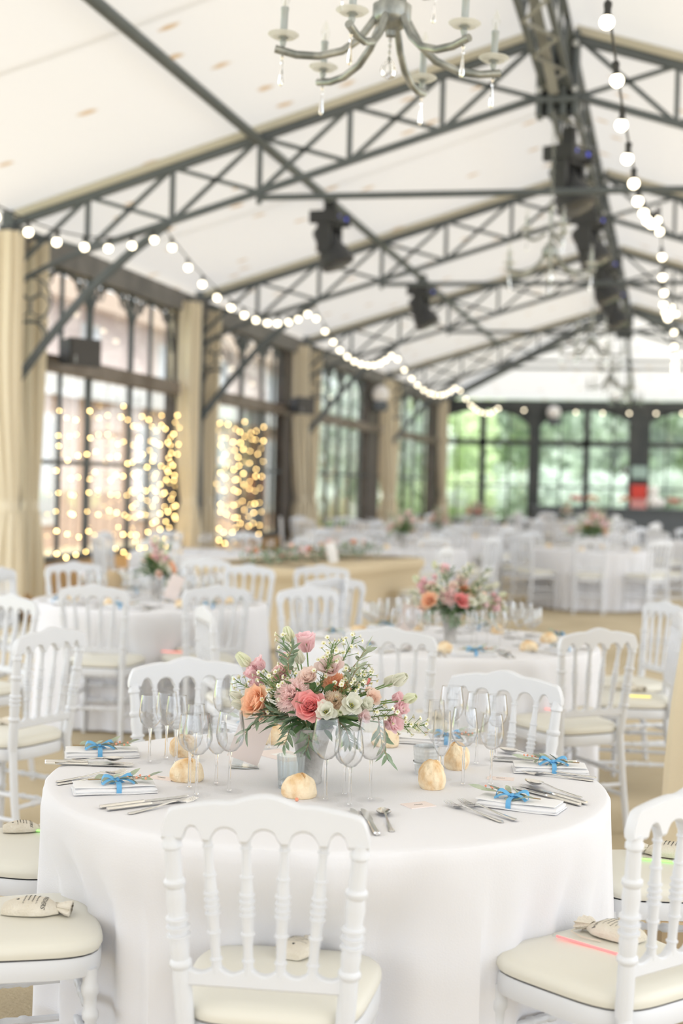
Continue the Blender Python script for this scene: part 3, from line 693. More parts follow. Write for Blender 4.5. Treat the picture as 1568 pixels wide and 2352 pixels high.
def round_table(x, y, Rr, seed, where, chairs, group='round banquet tables', amp=.04):
    t = thing('round_table', 'round table under a white cloth, '+where, 'table', (x, y, 0), 0, group)
    MB().lathe([(.001, TZ-.035), (Rr-.02, TZ-.035), (Rr-.014, TZ-.02), (Rr-.02, TZ-.006), (.001, TZ-.006)], 48).build('tabletop', 'table_wood', t)
    for k in range(4):
        a = k*PI/2+.4; MB().tube([(.30*math.cos(a), .30*math.sin(a), TZ-.04), (.38*math.cos(a), .38*math.sin(a), 0)], .018, 8).build('leg', 'steel_light', t)
    c = cloth_mesh(Rr, seed, [(ca, lim, wd) for ca, lim, wd in chairs], amp=amp).build('tablecloth', 'table_linen', None, True, (x, y, 0))
    tag(c, 'floor length white cloth on the round table '+where, 'tablecloth', 'white round tablecloths')

# ------------------------------------------------------------------ glassware
def glass_meshes(h, rb, rr, bh, foot=.034, n=28):
    zb = h-bh                                   # stem top
    o = [(.004, zb), (rb*.45, zb+bh*.05), (rb*.82, zb+bh*.2), (rb, zb+bh*.40), (rb*.97, zb+bh*.55), (lerp(rb, rr, .6), zb+bh*.8), (rr, h)]
    i = [(max(.0015, r-.0012), z+(.002 if k == 0 else .0008)) for k, (r, z) in enumerate(o)]; i[-1] = (rr-.001, h)
    bowl = MB().lathe(o+i[::-1], n).mesh('bowl', 'wine_glass')
    stem = MB().lathe([(.0055, .004), (.0042, .02), (.0035, zb*.55), (.0036, zb*.85), (.0055, zb+.002)], 12, None, True).mesh('stem', 'solid_glass')
    ft = MB().lathe([(.001, 0), (foot, 0), (foot, .0012), (foot*.5, .0030), (.006, .0055), (.001, .006)], n).mesh('foot', 'glass_foot')
    return bowl, stem, ft
GM = dict(large=glass_meshes(.212, .0385, .0300, .108, .037), medium=glass_meshes(.195, .0335, .0265, .098), small=glass_meshes(.165, .029, .0235, .085, .030), flute=glass_meshes(.192, .0265, .0225, .128, .030))
def glass(kind, x, y, label, group='glasses on the front table'):
    t = thing('champagne_flute' if kind == 'flute' else 'wine_glass', label, 'glass', (x, y, TZ+.0012), 0, group)
    for nm, m in zip(('bowl', 'stem', 'foot'), GM[kind]): obj(nm, m, t)
def _fg():
    v = MB()
    for k, m in enumerate(GM['medium']):
        b0 = len(v.v); v.v += [p.co.copy() for p in m.vertices]; v.cur = 0
        for p in m.polygons: v.face([b0+i for i in p.vertices])
    return v.mesh('wine_glass', 'wine_glass')
FARGLASS = _fg()

# ------------------------------------------------------------------ flowers
def petal(q, M, L, Wd, open0, curl, cup=.35, tip=.75, nu=5, nv=4, ruf=0.0, ph=0.0):
    cx = [0.0]; cz = [0.0]; N = nu
    for i in range(N):
        a = open0+curl*((i+.5)/N)**1.5; cx.append(cx[-1]+L/N*math.sin(a)); cz.append(cz[-1]+L/N*math.cos(a))
    def fn(u, v):
        i = min(int(u*N+.0001), N); s = 2*v-1
        w = Wd*(math.sin(PI*(.12+.71*u**tip))**.8)
        a = open0+curl*u**1.5; inn = cup*w*(s*s)
        z = ruf*math.sin(9*s+ph)*u
        return M @ Vector((cx[i]-inn*math.cos(a)+z, s*w, cz[i]+inn*math.sin(a)+z*.6))
    q.patch(fn, nu, nv)
def RZ(a): return Matrix.Rotation(a, 4, 'Z')
def fl_rose(seed, k=32):
    r = random.Random(seed); q = MB()
    for i in range(k):
        t = i/(k-1); a = i*2.39996+r.uniform(-.2, .2)
        M = RZ(a) @ Matrix.Translation((.06+.16*t, 0, .12*(1-t)))
        petal(q, M, lerp(.62, .95, t)*(1 if t < .8 else 1.02), lerp(.22, .56, t), lerp(-.20, .48, t**1.2), lerp(.05, 1.05, t**1.8), lerp(.9, .42, t))
    return q
def fl_carnation(seed):
    r = random.Random(seed); q = MB()
    for i in range(54):
        t = i/53; a = i*2.39996
        M = RZ(a) @ Matrix.Translation((.02, 0, .1*(1-t)))
        petal(q, M, lerp(.75, .95, t)*r.uniform(.9, 1.05), .30, lerp(.05, 1.25, t), r.uniform(.1, .5), .1, .9, 4, 6, .075, r.uniform(0, 6))
    return q
def fl_cup(seed, op=.35, n=9, cu=.7):
    r = random.Random(seed); q = MB()
    for i in range(n):
        t = i/(n-1); a = i*2.39996
        petal(q, RZ(a) @ Matrix.Translation((.05+.05*t, 0, 0)), r.uniform(1.05, 1.2), .52, lerp(op*.3, op, t), cu*r.uniform(.7, 1.2)*lerp(.4, 1, t), .4, .7, 5, 4, .04, r.uniform(0, 6))
    return q
def fl_bud(seed):
    q = MB()
    for i in range(6):
        petal(q, RZ(i*2.39996) @ Matrix.Translation((.03*i/5, 0, 0)), 1.6, .55, .42, -.75, .8, .6)
    return q
def leaf(q, M, L, Wd, bend=.3, nu=4):
    def fn(u, v):
        s = 2*v-1; w = Wd*math.sin(PI*min(1, .04+.96*u))**.75*(1-.25*u)
        return M @ Vector((s*w, L*u, bend*L*u*u*-.6+abs(s)*w*.35))
    q.patch(fn, nu, 2)
def orient(d, roll=0.0):
    return Vector(d).to_track_quat('Z', 'Y').to_matrix().to_4x4() @ RZ(roll)
def sprig_olive(L=.16, n=13, seed=0, droop=.25, lw=.0062, ll=.045):
    r = random.Random(seed); st = MB(); lf = MB()
    f = lambda u: Vector((.012*math.sin(3*u+seed), L*u, -droop*L*u*u))
    st.tube([f(i/8) for i in range(9)], [.0018-.0001*i for i in range(9)], 5)
    for i in range(n):
        u = .12+.86*i/(n-1); p = f(u); s = 1 if i % 2 else -1
        M = Matrix.Translation(p) @ Matrix.Rotation(-s*r.uniform(.45, 1.0)*(1-.5*(u > .93)), 4, 'Z') @ Matrix.Rotation(r.uniform(-.6, .5), 4, 'X') @ Matrix.Rotation(r.uniform(-.9, .9), 4, 'Y')
        leaf(lf, M, ll*r.uniform(.8, 1.25), lw*r.uniform(.85, 1.25), r.uniform(-.2, .5))
    return st, lf
def sprig_wax(seed, L=.09):
    r = random.Random(seed); st = MB(); st.cur = 0
    st.tube([(0, 0, 0), (.004, 0, L*.5), (0, 0, L)], .0012, 5)
    for i in range(11):
        z = L*(.25+.75*i/10); a = i*2.4; d = r.uniform(.012, .03); e = Vector((d*math.cos(a), d*math.sin(a), z+r.uniform(.005, .02)))
        st.cur = 0; st.tube([(0, 0, z-.008), e], .0008, 4)
        for k in range(3): leaf(st, Matrix.Translation((0, 0, z-.01)) @ RZ(a+k*2) @ Matrix.Rotation(.9, 4, 'X'), .016, .0012, .1, 2)
        st.cur = 1; M = Matrix.Translation(e) @ orient((math.cos(a), math.sin(a)-.6, .9))
        for k in range(5): petal(st, M @ RZ(k*1.2566) @ Matrix.Translation((.0016, 0, 0)), .0062, .0034, 1.0, .2, .3, .7, 2, 2)
        st.cur = 2; st.ball(M @ Vector((0, 0, .001)), .0024, 6, 4)
    return st.mesh('wax_flower', ['green_stem', 'wax_petal', 'wax_center'])
FLM = {}
def flower_mesh(kind, col):
    k = (kind, col)
    if k not in FLM:
        s = sum(map(ord, kind+col)); q = dict(rose=fl_rose, carnation=fl_carnation, lisi=fl_cup, lisiopen=lambda z: fl_cup(z, .75, 10, .8), bud=fl_bud)[kind](s)
        nm = dict(rose='rose', carnation='carnation', lisi='lisianthus', lisiopen='lisianthus', bud='lisianthus_bud')[kind]
        mats = ['petal_'+col, 'wax_center', 'green_stem']
        if kind == 'lisiopen':
            q.cur = 1
            for i in range(5): q.ball((.13*math.cos(i*1.26), .13*math.sin(i*1.26), .35), .07, 6, 4, (1, 1, 1.8))
        if kind in ('lisi', 'bud', 'lisiopen'):
            q.cur = 2
            for i in range(5): leaf(q, RZ(i*1.2566) @ Matrix.Translation((0, .06, 0)) @ Matrix.Rotation(1.15, 4, 'X'), .75, .08, .1, 2)
        me = q.mesh(nm, mats); FLM[k] = (nm, me)
    return FLM[k]
FLOWERS = [('rose','coral',-0.910,3.650,0.984,0.041),('rose','peach',-1.070,3.690,0.980,0.043),('carnation','blush',-0.969,3.680,1.010,0.048),('rose','pale',-0.932,3.715,1.052,0.028),('lisiopen','dusty',-0.879,3.745,1.075,0.030),('carnation','orange',-0.858,3.735,1.034,0.036),('carnation','tan',-0.849,3.680,0.995,0.031),('lisiopen','white',-0.861,3.630,0.976,0.021),('lisiopen','white',-0.799,3.660,0.993,0.023),('lisi','white',-0.771,3.690,0.990,0.021),('rose','palepeach',-0.757,3.730,1.004,0.022),('bud','coral',-0.781,3.750,1.042,0.009),('lisi','mauve',-0.958,3.780,1.132,0.025),('bud','cream',-1.009,3.790,1.148,0.018),('bud','white',-0.967,3.750,1.093,0.017),('lisi','mauve',-1.011,3.780,1.092,0.013),('bud','cream',-1.119,3.750,1.079,0.020),('lisi','mauve',-1.079,3.750,1.072,0.017),('lisi','mauve',-1.098,3.740,1.049,0.016),('lisi','mauve',-1.083,3.750,1.021,0.017),('carnation','blush',-1.030,3.780,1.052,0.034),('bud','white',-1.132,3.730,0.985,0.015),('bud','white',-1.121,3.720,0.964,0.016),('bud','white',-0.696,3.750,1.050,0.020),('bud','white',-0.725,3.770,1.042,0.017),('bud','cream',-0.663,3.730,1.006,0.017),('lisi','mauve',-0.697,3.750,1.003,0.014),('lisi','mauve',-0.685,3.730,0.979,0.017),('lisi','mauve',-0.702,3.710,0.944,0.022),('bud','cream',-0.834,3.650,0.969,0.012),('lisi','pinkwhite',-0.772,3.670,0.960,0.019),('rose','palepeach',-0.782,3.800,1.008,0.015),('carnation','palepeach',-1.079,3.770,0.941,0.030)]
WAX = [(-1.024,1.024),(-1.037,.997),(-.83,1.136),(-.864,1.123),(-.879,1.115),(-.806,1.036),(-.797,1.059),(-.673,.933),(-.646,.933),(-.827,1.05),(-1.003,1.127),(-1.122,1.011),(-.711,.964),(-1.01,1.03),(-.815,1.02),(-1.0,1.0),(-1.05,1.03),(-.79,1.045),(-.84,1.01),(-.90,1.04),(-.76,.97),(-1.03,.97),(-.99,1.05)]
OLIVE = [((-.944,.934),(-1.037,.936)),((-.951,.934),(-1.018,.967)),((-.967,.94),(-.99,.885)),((-.932,.935),(-.934,.86)),((-.839,1.061),(-.769,1.143)),((-.83,1.03),(-.775,1.10)),((-.741,.955),(-.697,.861)),((-.971,1.06),(-.972,1.135)),((-1.03,.964),(-1.099,.909)),((-.94,.945),(-1.05,.955)),((-.86,.94),(-.80,.90))]
VX, VY = -.93, 3.75
def arrangement(x, y, z, label, group, rz=0, sc=1.0, full=True, vase='vase', vlabel=None):
    v = MB(); v.lathe([(.001, 0), (.031, 0), (.033, .004), (.033, .014), (.031, .017), (.034, .05), (.045, .10), (.058, .142), (.063, .150), (.061, .153), (.055, .147), (.04, .1), (.029, .03), (.001, .025)], 28)
    o = v.build('tapered_vase', 'zinc_vase', None, True, (x, y, z)); o.scale = (sc, sc, sc); tag(o, vlabel or ('tapered gray zinc vase under '+label), 'vase', group+' vases' if group else None)
    t = thing('flower_arrangement', label, 'flowers', (x, y, z), rz, group); t.scale = (sc, sc, sc)
    core = Vector((0, 0, .165)); r = random.Random(4)
    st = MB()
    for i, (k, c, fx, fy, fz, fr) in enumerate(FLOWERS):
        p = Vector((fx-VX, fy-VY, fz-.76)); nm, me = flower_mesh(k, c)
        d = (p-core).normalized(); face = Vector((-.10, -.75, .30)) if k in ('rose', 'carnation', 'lisiopen') else Vector((0, -.25, .1))
        ax = (d*.75+face).normalized()
        s = fr*(1.28 if k in ('rose', 'carnation') else 1.9 if c == 'mauve' else 1.45)
        if k == 'bud': s = fr*1.6
        base = p-ax*s*.45
        f = obj(nm, me, t); f.matrix_local = Matrix.Translation(base) @ orient(ax, i*1.7) @ Matrix.Diagonal((s, s, s, 1))
        st.tube([core*.8, core.lerp(base, .5)+Vector((0, 0, .012)), base], .0020, 6)
    st.build('stems', 'green_stem', t)
    wm = [sprig_wax(k) for k in range(3)] if full else WAXM
    for i, (wx, wz) in enumerate(WAX):
        p = Vector((wx-VX, -.05+.03*(i % 3), wz-.76)); d = (p-core).normalized()
        w = obj('wax_flower', wm[i % 3], t); w.matrix_local = Matrix.Translation(p-d*.06) @ orient(d)
    for i, (a, b) in enumerate(OLIVE):
        p0 = Vector((a[0]-VX, -.03-.02*(i % 2), a[1]-.76)); p1 = Vector((b[0]-VX, -.06-.02*(i % 3), b[1]-.76)); d = p1-p0
        M = Matrix.Translation(p0) @ d.to_track_quat('Y', 'Z').to_matrix().to_4x4()
        if full: SPR.append(tuple(m.mesh(n, k) for m, n, k in zip(sprig_olive(max(.08, d.length*1.05), 15, i, .08, .0062, .040), ('olive_sprig', 'leaves'), ('twig', 'pale_leaf' if i in (4, 5) else 'olive_leaf'))))
        so, lo = SPR[i]; s_ = obj('olive_sprig', so, t); s_.matrix_local = M; obj('leaves', lo, s_)
    if full:
        q = MB()
        for i in range(150):
            a = r.uniform(0, 2*PI); e = r.uniform(-.25, .95); d = Vector((math.cos(a)*math.cos(e), math.sin(a)*math.cos(e), math.sin(e)))
            M = Matrix.Translation(core+Vector((0, 0, .01))+d*r.uniform(.02, .10)*Vector((1.25, .8, 1)).length*.6) @ d.to_track_quat('Y', 'Z').to_matrix().to_4x4() @ Matrix.Rotation(r.uniform(-.6, .6), 4, 'Y')
            leaf(q, M, r.uniform(.04, .075), r.uniform(.008, .014), r.uniform(0, .5))
        FOL.append(q.mesh('foliage', 'deep_leaf'))
    obj('foliage', FOL[0], t)
    if full: WAXM.extend(wm)
    return t
SPR, FOL, WAXM = [], [], []
# ------------------------------------------------------------------ tableware builders
def bread_mesh(seed, cut):
    r = random.Random(seed); q = MB(); nu, nv = 44, 30; ph = [r.uniform(0, 6) for _ in range(8)]
    rings = []; off = Vector((seed*3.1, 1.7, 5))
    for i in range(nv+1):
        th = PI*i/nv; ring = []
        for j in range(nu):
            a = 2*PI*j/nu; d = Vector((math.sin(th)*math.cos(a), math.sin(th)*math.sin(a), -math.cos(th)))
            k = 1+.10*noise.noise(d*1.3+off)+.05*noise.noise(d*3.5+off)+.015*noise.noise(d*12+off)
            x = d.x*math.cos(cut)+d.y*math.sin(cut)-.10+.10*math.sin(3*d.y)
            k -= .12*math.exp(-(x/.06)**2)*max(0, d.z)**.7
            k += .05*math.exp(-((x-.13)/.06)**2)*max(0, d.z)
            p = Vector((d.x*.047, d.y*.036, d.z*.035))*k
            p.z = max(p.z, -.019)+.019
            ring.append(p)
        rings.append(ring)
    q.rings(rings, False)
    for f, c in enumerate(q.f):
        m = sum((q.v[i] for i in c), Vector())/len(c); x = m.x/.047*math.cos(cut)+m.y/.036*math.sin(cut)-.10
        if m.z > .046 and .02 < x < .12+.05*noise.noise(m*90): q.mi[f] = 1
    me = q.mesh('bread_roll', ['bread_crust', 'bread_toast']); me.polygons.foreach_set('use_smooth', [True]*len(me.polygons))
    at = me.attributes.get('sharp_edge')
    if at: me.attributes.remove(at)
    return me
BREAD = [bread_mesh(k, .3+.5*k) for k in range(4)]
def bread(x, y, rz, k, label, group): return tag(obj('bread_roll', BREAD[k % 4], None, (x, y, TZ), (0, 0, rz)), label, 'bread', group)

def fork_meshes():
    h = MB().rings([[(x*w, y, z+d) for x, d in ((-1, 0), (-.7, .0016), (.7, .0016), (1, 0), (.7, -.0012), (-.7, -.0012))] for y, w, z in ((-.10, .0045, .0022), (-.096, .0075, .0022), (-.06, .0058, .003), (-.01, .0032, .006), (.03, .0028, .010), (.045, .004, .010))]).mesh('handle', 'silverware')
    q = MB(); q.rings([[(x*w, y, z+d) for x, d in ((-1, .002), (-.5, 0), (.5, 0), (1, .002), (.5, -.0014), (-.5, -.0014))] for y, w, z in ((.043, .004, .010), (.055, .0105, .0065), (.07, .0118, .0045))])
    for k in (-1.5, -.5, .5, 1.5): q.tube([(k*.0062, .068, .0045), (k*.0062, .09, .0055), (k*.006, .108, .0105)], [.0016, .0013, .0007], 6)
    return h, q.mesh('tines', 'silverware')
def spoon_meshes():
    h = MB().rings([[(x*w, y, z+d) for x, d in ((-1, 0), (-.7, .0016), (.7, .0016), (1, 0), (.7, -.0012), (-.7, -.0012))] for y, w, z in ((-.10, .0045, .0022), (-.096, .0075, .0022), (-.06, .0058, .003), (-.01, .0032, .006), (.03, .0028, .011), (.046, .0032, .011))]).mesh('handle', 'silverware')
    q = MB()
    def fn(u, v):
        s = 2*v-1; y = .043+.064*u; w = .0195*math.sin(PI*min(.985, .05+.95*u))**.6*(1-.12*u); dd = -.0095*(1-s*s)*math.sin(PI*u)**.8
        return (s*w, y, .0115+dd*1.0)
    q.patch(fn, 12, 10); q.patch(lambda u, v: Vector(fn(u, 1-v))-Vector((0, 0, .0012)), 12, 10)
    return h, q.mesh('spoon_bowl', 'silverware')
def knife_meshes():
    h = MB().rings([[(w*math.cos(a*PI/4), y, .0055+.0045*math.sin(a*PI/4)) for a in range(8)] for y, w in ((-.115, .004), (-.112, .0075), (-.09, .0078), (-.05, .0068), (-.015, .0058), (-.008, .0072), (0, .005))]).mesh('handle', 'silverware')
    b = MB().rings([[(-.003-w*.3, y, .0045), (w*.7, y, .0045), (w*.7, y, .0055), (-.003-w*.3, y, .0068)] for y, w in ((0, .008), (.02, .014), (.09, .0155), (.11, .011), (.122, .003))]).mesh('blade', 'silverware')
    return h, b
CUT = dict(fork=('tines', fork_meshes()), spoon=('spoon_bowl', spoon_meshes()), knife=('blade', knife_meshes()))
def cutlery(kind, p, q, label, dz=0, group='silver cutlery on the front table'):
    """p handle end, q tip"""
    p, q = Vector((*p, 0)), Vector((*q, 0)); d = q-p; c = (p+q)/2; k = min(1.06, max(.86, d.length/.21))
    t = thing(kind, label, 'cutlery', (c.x, c.y, TZ+dz), math.atan2(-d.x, d.y), group); t.scale = (k, k, k)
    nm, (h, b) = CUT[kind]; obj('handle', h, t); obj(nm, b, t)

def napkin_meshes():
    q = MB()
    # soft flat roll with a loose flap lying on it
    def slab(z0, w0, w1, hh, x0, x1, pe=.55):
        rs = []
        for i in range(17):
            u = i/16; x = lerp(x0, x1, u); sq = .5+.5*min(1, math.sin(PI*u)*6); wob = .0012*math.sin(7*u+z0*500)
            rs.append([(x+.002*math.sin(3*math.cos(a)), lerp(w0, w1, (math.copysign(abs(math.cos(a))**pe, math.cos(a))+1)/2), max(.0004, z0+hh/2+wob+hh/2*math.copysign(abs(math.sin(a))**.8, math.sin(a))*sq)) for a in [2*PI*j/18 for j in range(18)]])
        q.rings(rs)
    slab(0, -.050, .048, .019, -.104, .104); slab(.0165, -.047, .040, .006, -.107, .100, .4); slab(.0, -.053, .055, .006, -.109, .106, .35)
    cl = q.mesh('folded_cloth', 'napkin_linen')
    b = MB(); rs = []
    for j in range(25):
        a = 2*PI*j/24; cx = math.copysign(abs(math.cos(a))**.3, math.cos(a)); cz = math.copysign(abs(math.sin(a))**.6, math.sin(a))
        rs.append([(-.0065, .051*cx, .0135+.0145*cz), (.0065, .051*cx, .0135+.0145*cz), (.0065, .052*cx, .0135+.0153*cz), (-.0065, .052*cx, .0135+.0153*cz)])
    b.rings(rs, False); rb = b.mesh('ribbon', 'blue_ribbon')
    k = MB()
    def strip(pts, w=.0055):
        rs = []
        for i, (p, n) in enumerate(pts):
            p = Vector(p); n = Vector(n).normalized()*w; rs.append([p-n, p+n, p+n+Vector((0, 0, .0008)), p-n+Vector((0, 0, .0008))])
        k.rings(rs)
    for s in (-1, 1):
        strip([((s*(.004+.038*math.sin(PI*i/10)), -.012+s*.004, .030+.014*math.sin(2*PI*i/10)), (.1, .8, .5)) for i in range(11)])
        strip([((s*.042*i/8, -.012-.022*(i/8)**1.3, .031+.006*math.sin(PI*i/8)-.006*i/8), (.35*s, .9, .2)) for i in range(9)])
    k.ball((0, -.012, .032), .007, 8, 6, (1, 1, .8)); bow = k.mesh('bow', 'blue_ribbon')
    st, lf = sprig_olive(.15, 11, 5, -.02, .0075, .045)
    for i in range(4): st.tube([(.0, .05, .0), (.01+.006*i, .12+.008*i, .008+.003*(i % 2))], .0006, 4)
    bb = MB()
    for i in range(6): bb.ball((.012+.006*i-.02*(i % 2), .10+.011*i, .008+.003*(i % 2)), .0032, 7, 5)
    return cl, rb, bow, st.mesh('olive_sprig', 'twig'), lf.mesh('leaves', 'pale_leaf'), bb.mesh('berries', 'berry_coral')
NAP = napkin_meshes()
def napkin(x, y, rz, label, group, flip=0, sc=1.0, sx=0.0):
    t = thing('napkin', label, 'napkin', (x, y, TZ), rz, group); t.scale = (sc, sc, sc)
    obj('folded_cloth', NAP[0], t); r = obj('ribbon', NAP[1], t, (sx, 0, 0)); r['label'] = 'blue velvet ribbon'; obj('bow', NAP[2], r)
    s = obj('olive_sprig', NAP[3], t, (sx-.075 if not flip else sx+.075, -.006, .031), (0, 0, -PI/2 if not flip else PI/2)); obj('leaves', NAP[4], s); obj('berries', NAP[5], s)

def favor_bag(x, y, z, rz, label, lines, sc=1.0):
    t = thing('favor_pouch', label, 'pouch', (x, y, z), rz, 'cotton favor pouches on the seats'); t.scale = (sc, sc, sc)
    q = MB(); rs = []; N = 40
    W_ = lambda u: .050*math.sin(PI*min(1, .08+.86*u))**.30*(1-.35*sstep(.75, 1, u)); H_ = lambda u: .021*math.sin(PI*min(1, .07+.86*u))**.42*(1-.25*sstep(.7, 1, u))
    top = lambda xx, yy: H_((xx+.075)/.137)*.6+H_((xx+.075)/.137)*max(0, 1-abs(yy/W_((xx+.075)/.137))**3)**.6*(1+.10*noise.noise(Vector((xx*45, yy*45, x*9))))
    for i in range(21):
        u = i/20; xx = lerp(-.075, .062, u); w, h = W_(u), H_(u)
        up = [(xx, w*math.cos(PI*k/20), top(xx, w*math.cos(PI*k/20)*.999)) for k in range(21)]
        lo = [(xx, -w*math.cos(PI*k/10), h*.6-min(h*.6, h*.9*math.sin(PI*k/10)**.6)) for k in range(1, 10)]
        rs.append(up+lo)
    q.rings(rs); q.build('bag', 'bag_cotton', t)
    MB().lathe([(.010, 0), (.016, .008), (.024, .022), (.027, .034), (.022, .036)], 24, Matrix.Translation((.056, 0, .014)) @ Matrix.Rotation(PI/2+.12, 4, 'Y') @ Matrix.Diagonal((.55, 1.2, 1, 1)), False, .22, 9).build('gathered_neck', 'bag_cotton', t)
    MB().tube([(.062, .012, .016), (.085, .028, .004), (.082, .055, .002), (.04, .072, .002), (-.01, .066, .002)], .0017, 6).build('drawstring', 'bag_cotton', t)
    for i, (tx, sz, ox) in enumerate(lines):
        c = bpy.data.curves.new('lettering', 'FONT'); c.body = tx; c.size = sz; c.align_x = 'CENTER'
        o = obj('lettering', c, t); bpy.context.view_layer.update()
        me = bpy.data.meshes.new_from_object(o.evaluated_get(bpy.context.evaluated_depsgraph_get())); bpy.data.objects.remove(o)
        for v in me.vertices: xx, yy = ox+v.co.y, -v.co.x; v.co = Vector((xx, yy, top(xx, yy)+.0012))
        me.materials.clear(); me.materials.append(MAT['ink']); obj('lettering', me, t)
    q = MB()
    for ln in range(4):                      # rows of small unreadable script under the capitals
        x0 = .010-.0105*ln; a0, a1 = -.030+.006*(ln % 2), .032-.007*(ln % 3)
        P = [(x0+.0018*math.sin(w*1.9+ln)*(1+.5*math.sin(w*.7)), -lerp(a0, a1, w/50)) for w in range(51)]
        q.tube([(xx, yy, top(xx, yy)+.001) for xx, yy in P], .00022, 4)
    for dy in (-.0016, .0016): q.ball((-.038, dy, top(-.038, 0)+.0004), .0026, 6, 4, (1, 1, .5))
    q.ball((-.0405, 0, top(-.04, 0)+.0003), .0025, 6, 4, (1.3, .8, .4)); q.build('script_lines', 'ink', t)
LN = [('HANGOVERS', .0145, .0225)]
def glow_stick(x, y, z, rz, col, label, L=.2):
    t = thing('glow_stick', label, 'glow stick', (x, y, z), rz, 'neon glow sticks on the seats')
    MB().tube([(-L/2, 0, .003), (0, 0, .003), (L/2, 0, .003)], .003, 8).build('tube', 'neon_'+col, t)
    for s in (-1, 1): MB().tube([(s*L/2, 0, .003), (s*(L/2+.012), 0, .003)], .0034, 8).build('end_cap', 'acrylic', t)

# ------------------------------------------------------------------ front table and everything on it
T1 = (-.895, 3.81, .765)
def ang(cx, cy, x, y): return math.atan2(y-cy, x-cx)
def ch_push(T, lst):
    out = []
    for (x, y, fx, fy) in lst:
        n = math.hypot(fx, fy); ex, ey = x+fx/n*.215, y+fy/n*.215
        d = math.hypot(ex-T[0], ey-T[1])
        if d < T[2]+.03: out.append((ang(T[0], T[1], ex, ey), d+.012, .26/max(.35, d)))
    return out
C1 = [(-.795, 2.985, -.10, .99, 'white spindle-back chair in front of the table with its back to the camera', 'front'),
      (-.104, 3.33, -.76, .64, 'white chair at lower right with pink glow stick and pouch on its seat', 'right'),
      (-1.53, 3.18, .86, .5, 'white chair at lower left with a cotton pouch on its ivory seat', 'left'),
      (-1.83, 3.82, .99, .05, 'white chair partly cut off at the left edge, beside the front table', 'l2'),
      (.03, 4.16, -.99, -.12, 'white chair behind the lower right chair with green glow stick on its seat', 'r2'),
      (-1.49, 4.57, .61, -.79, 'white chair facing the camera behind the left glasses', 'bl'),
      (-.60, 4.64, -.30, -.95, 'white chair facing the camera behind the right glasses', 'br')]
for c in C1: chair(*c[:5], 'chairs around the front table')
round_table(*T1, 11, 'nearest the camera', ch_push(T1, [c[:4] for c in C1]), amp=.05)
arrangement(VX, VY, TZ, 'blush, coral and white wedding bouquet with olive leaves on the front table', 'bouquets in zinc vases', vlabel='tapered weathered zinc vase at the center of the front table')

GL = [('medium', -1.430, 3.848, 'leftmost wine glass of the front table, by the tied napkins'), ('medium', -1.403, 3.912, 'wine glass just behind the leftmost one on the front table'), ('medium', -1.355, 3.863, 'third wine glass from the left on the front table'),
      ('small', -1.315, 3.915, 'small wine glass behind the left bread roll on the front table'), ('medium', -1.212, 3.565, 'wine glass with its stem before the left bread roll'), ('large', -1.166, 3.488, 'large wine glass nearest the camera in the left cluster'),
      ('large', -1.100, 3.560, 'large wine glass at the right of the left cluster, by the clear sign holder'), ('small', -1.160, 3.635, 'small glass between the two large ones of the left cluster'),
      ('large', -1.290, 4.115, 'tall wine glass in front of the back left chair, left of two'), ('large', -1.272, 4.215, 'tall wine glass in front of the back left chair, right of two'), ('medium', -1.165, 4.170, 'wine glass behind the left of the bouquet with its foot by a bread roll'),
      ('large', -.838, 3.548, 'large wine glass at the left of the center cluster, before the vase'), ('medium', -.765, 3.508, 'wine glass in the middle of the center cluster'), ('large', -.728, 3.585, 'large wine glass at the right of the center cluster under white flowers'),
      ('small', -.805, 3.622, 'small wine glass at the back of the center cluster'),
      ('flute', -.594, 3.905, 'narrow flute before the right bread roll beside the silver votive'), ('flute', -.640, 4.085, 'flute behind the silver votive on the right'), ('large', -.525, 3.853, 'large wine glass in the middle of the right cluster'), ('medium', -.452, 3.877, 'rightmost wine glass on the front table'),
      ('large', -.620, 4.250, 'tall wine glass at the back of the right cluster'), ('medium', -.482, 4.245, 'wine glass before the back right chair spindles'), ('large', -.528, 4.155, 'tall wine glass behind the right bread roll'), ('medium', -.910, 4.325, 'wine glass half hidden behind the right of the bouquet')]
for k, x, y, lb in GL: glass(k, x, y, lb)
for x, y, rz, k, lb in [(-1.250, 3.655, .3, 0, 'bread roll at the left between napkin and wine glasses'), (-1.375, 3.985, 1.2, 1, 'bread roll partly hidden behind the left wine glasses'), (-1.180, 4.262, .4, 2, 'bread roll at the back left beside the bouquet'), (-.838, 4.345, -.4, 3, 'bread roll under the drooping olive sprig behind the bouquet'),
                       (-.912, 3.565, .2, 0, 'bread roll before the ribbed votive, just above the front chair'), (-.600, 3.79, 1.1, 1, 'bread roll before the silver votive on the right'), (-.575, 4.075, 1.4, 2, 'upright bread roll behind the right cluster of glasses')]:
    o = bread(x, y, rz, k, lb, 'bread rolls on the front table')
    if 'upright' in lb or 'right' in lb and 'silver' in lb: o.scale = (.82, 1, 1.45)
    else: o.scale = (1.0, 1.0, 1.15)
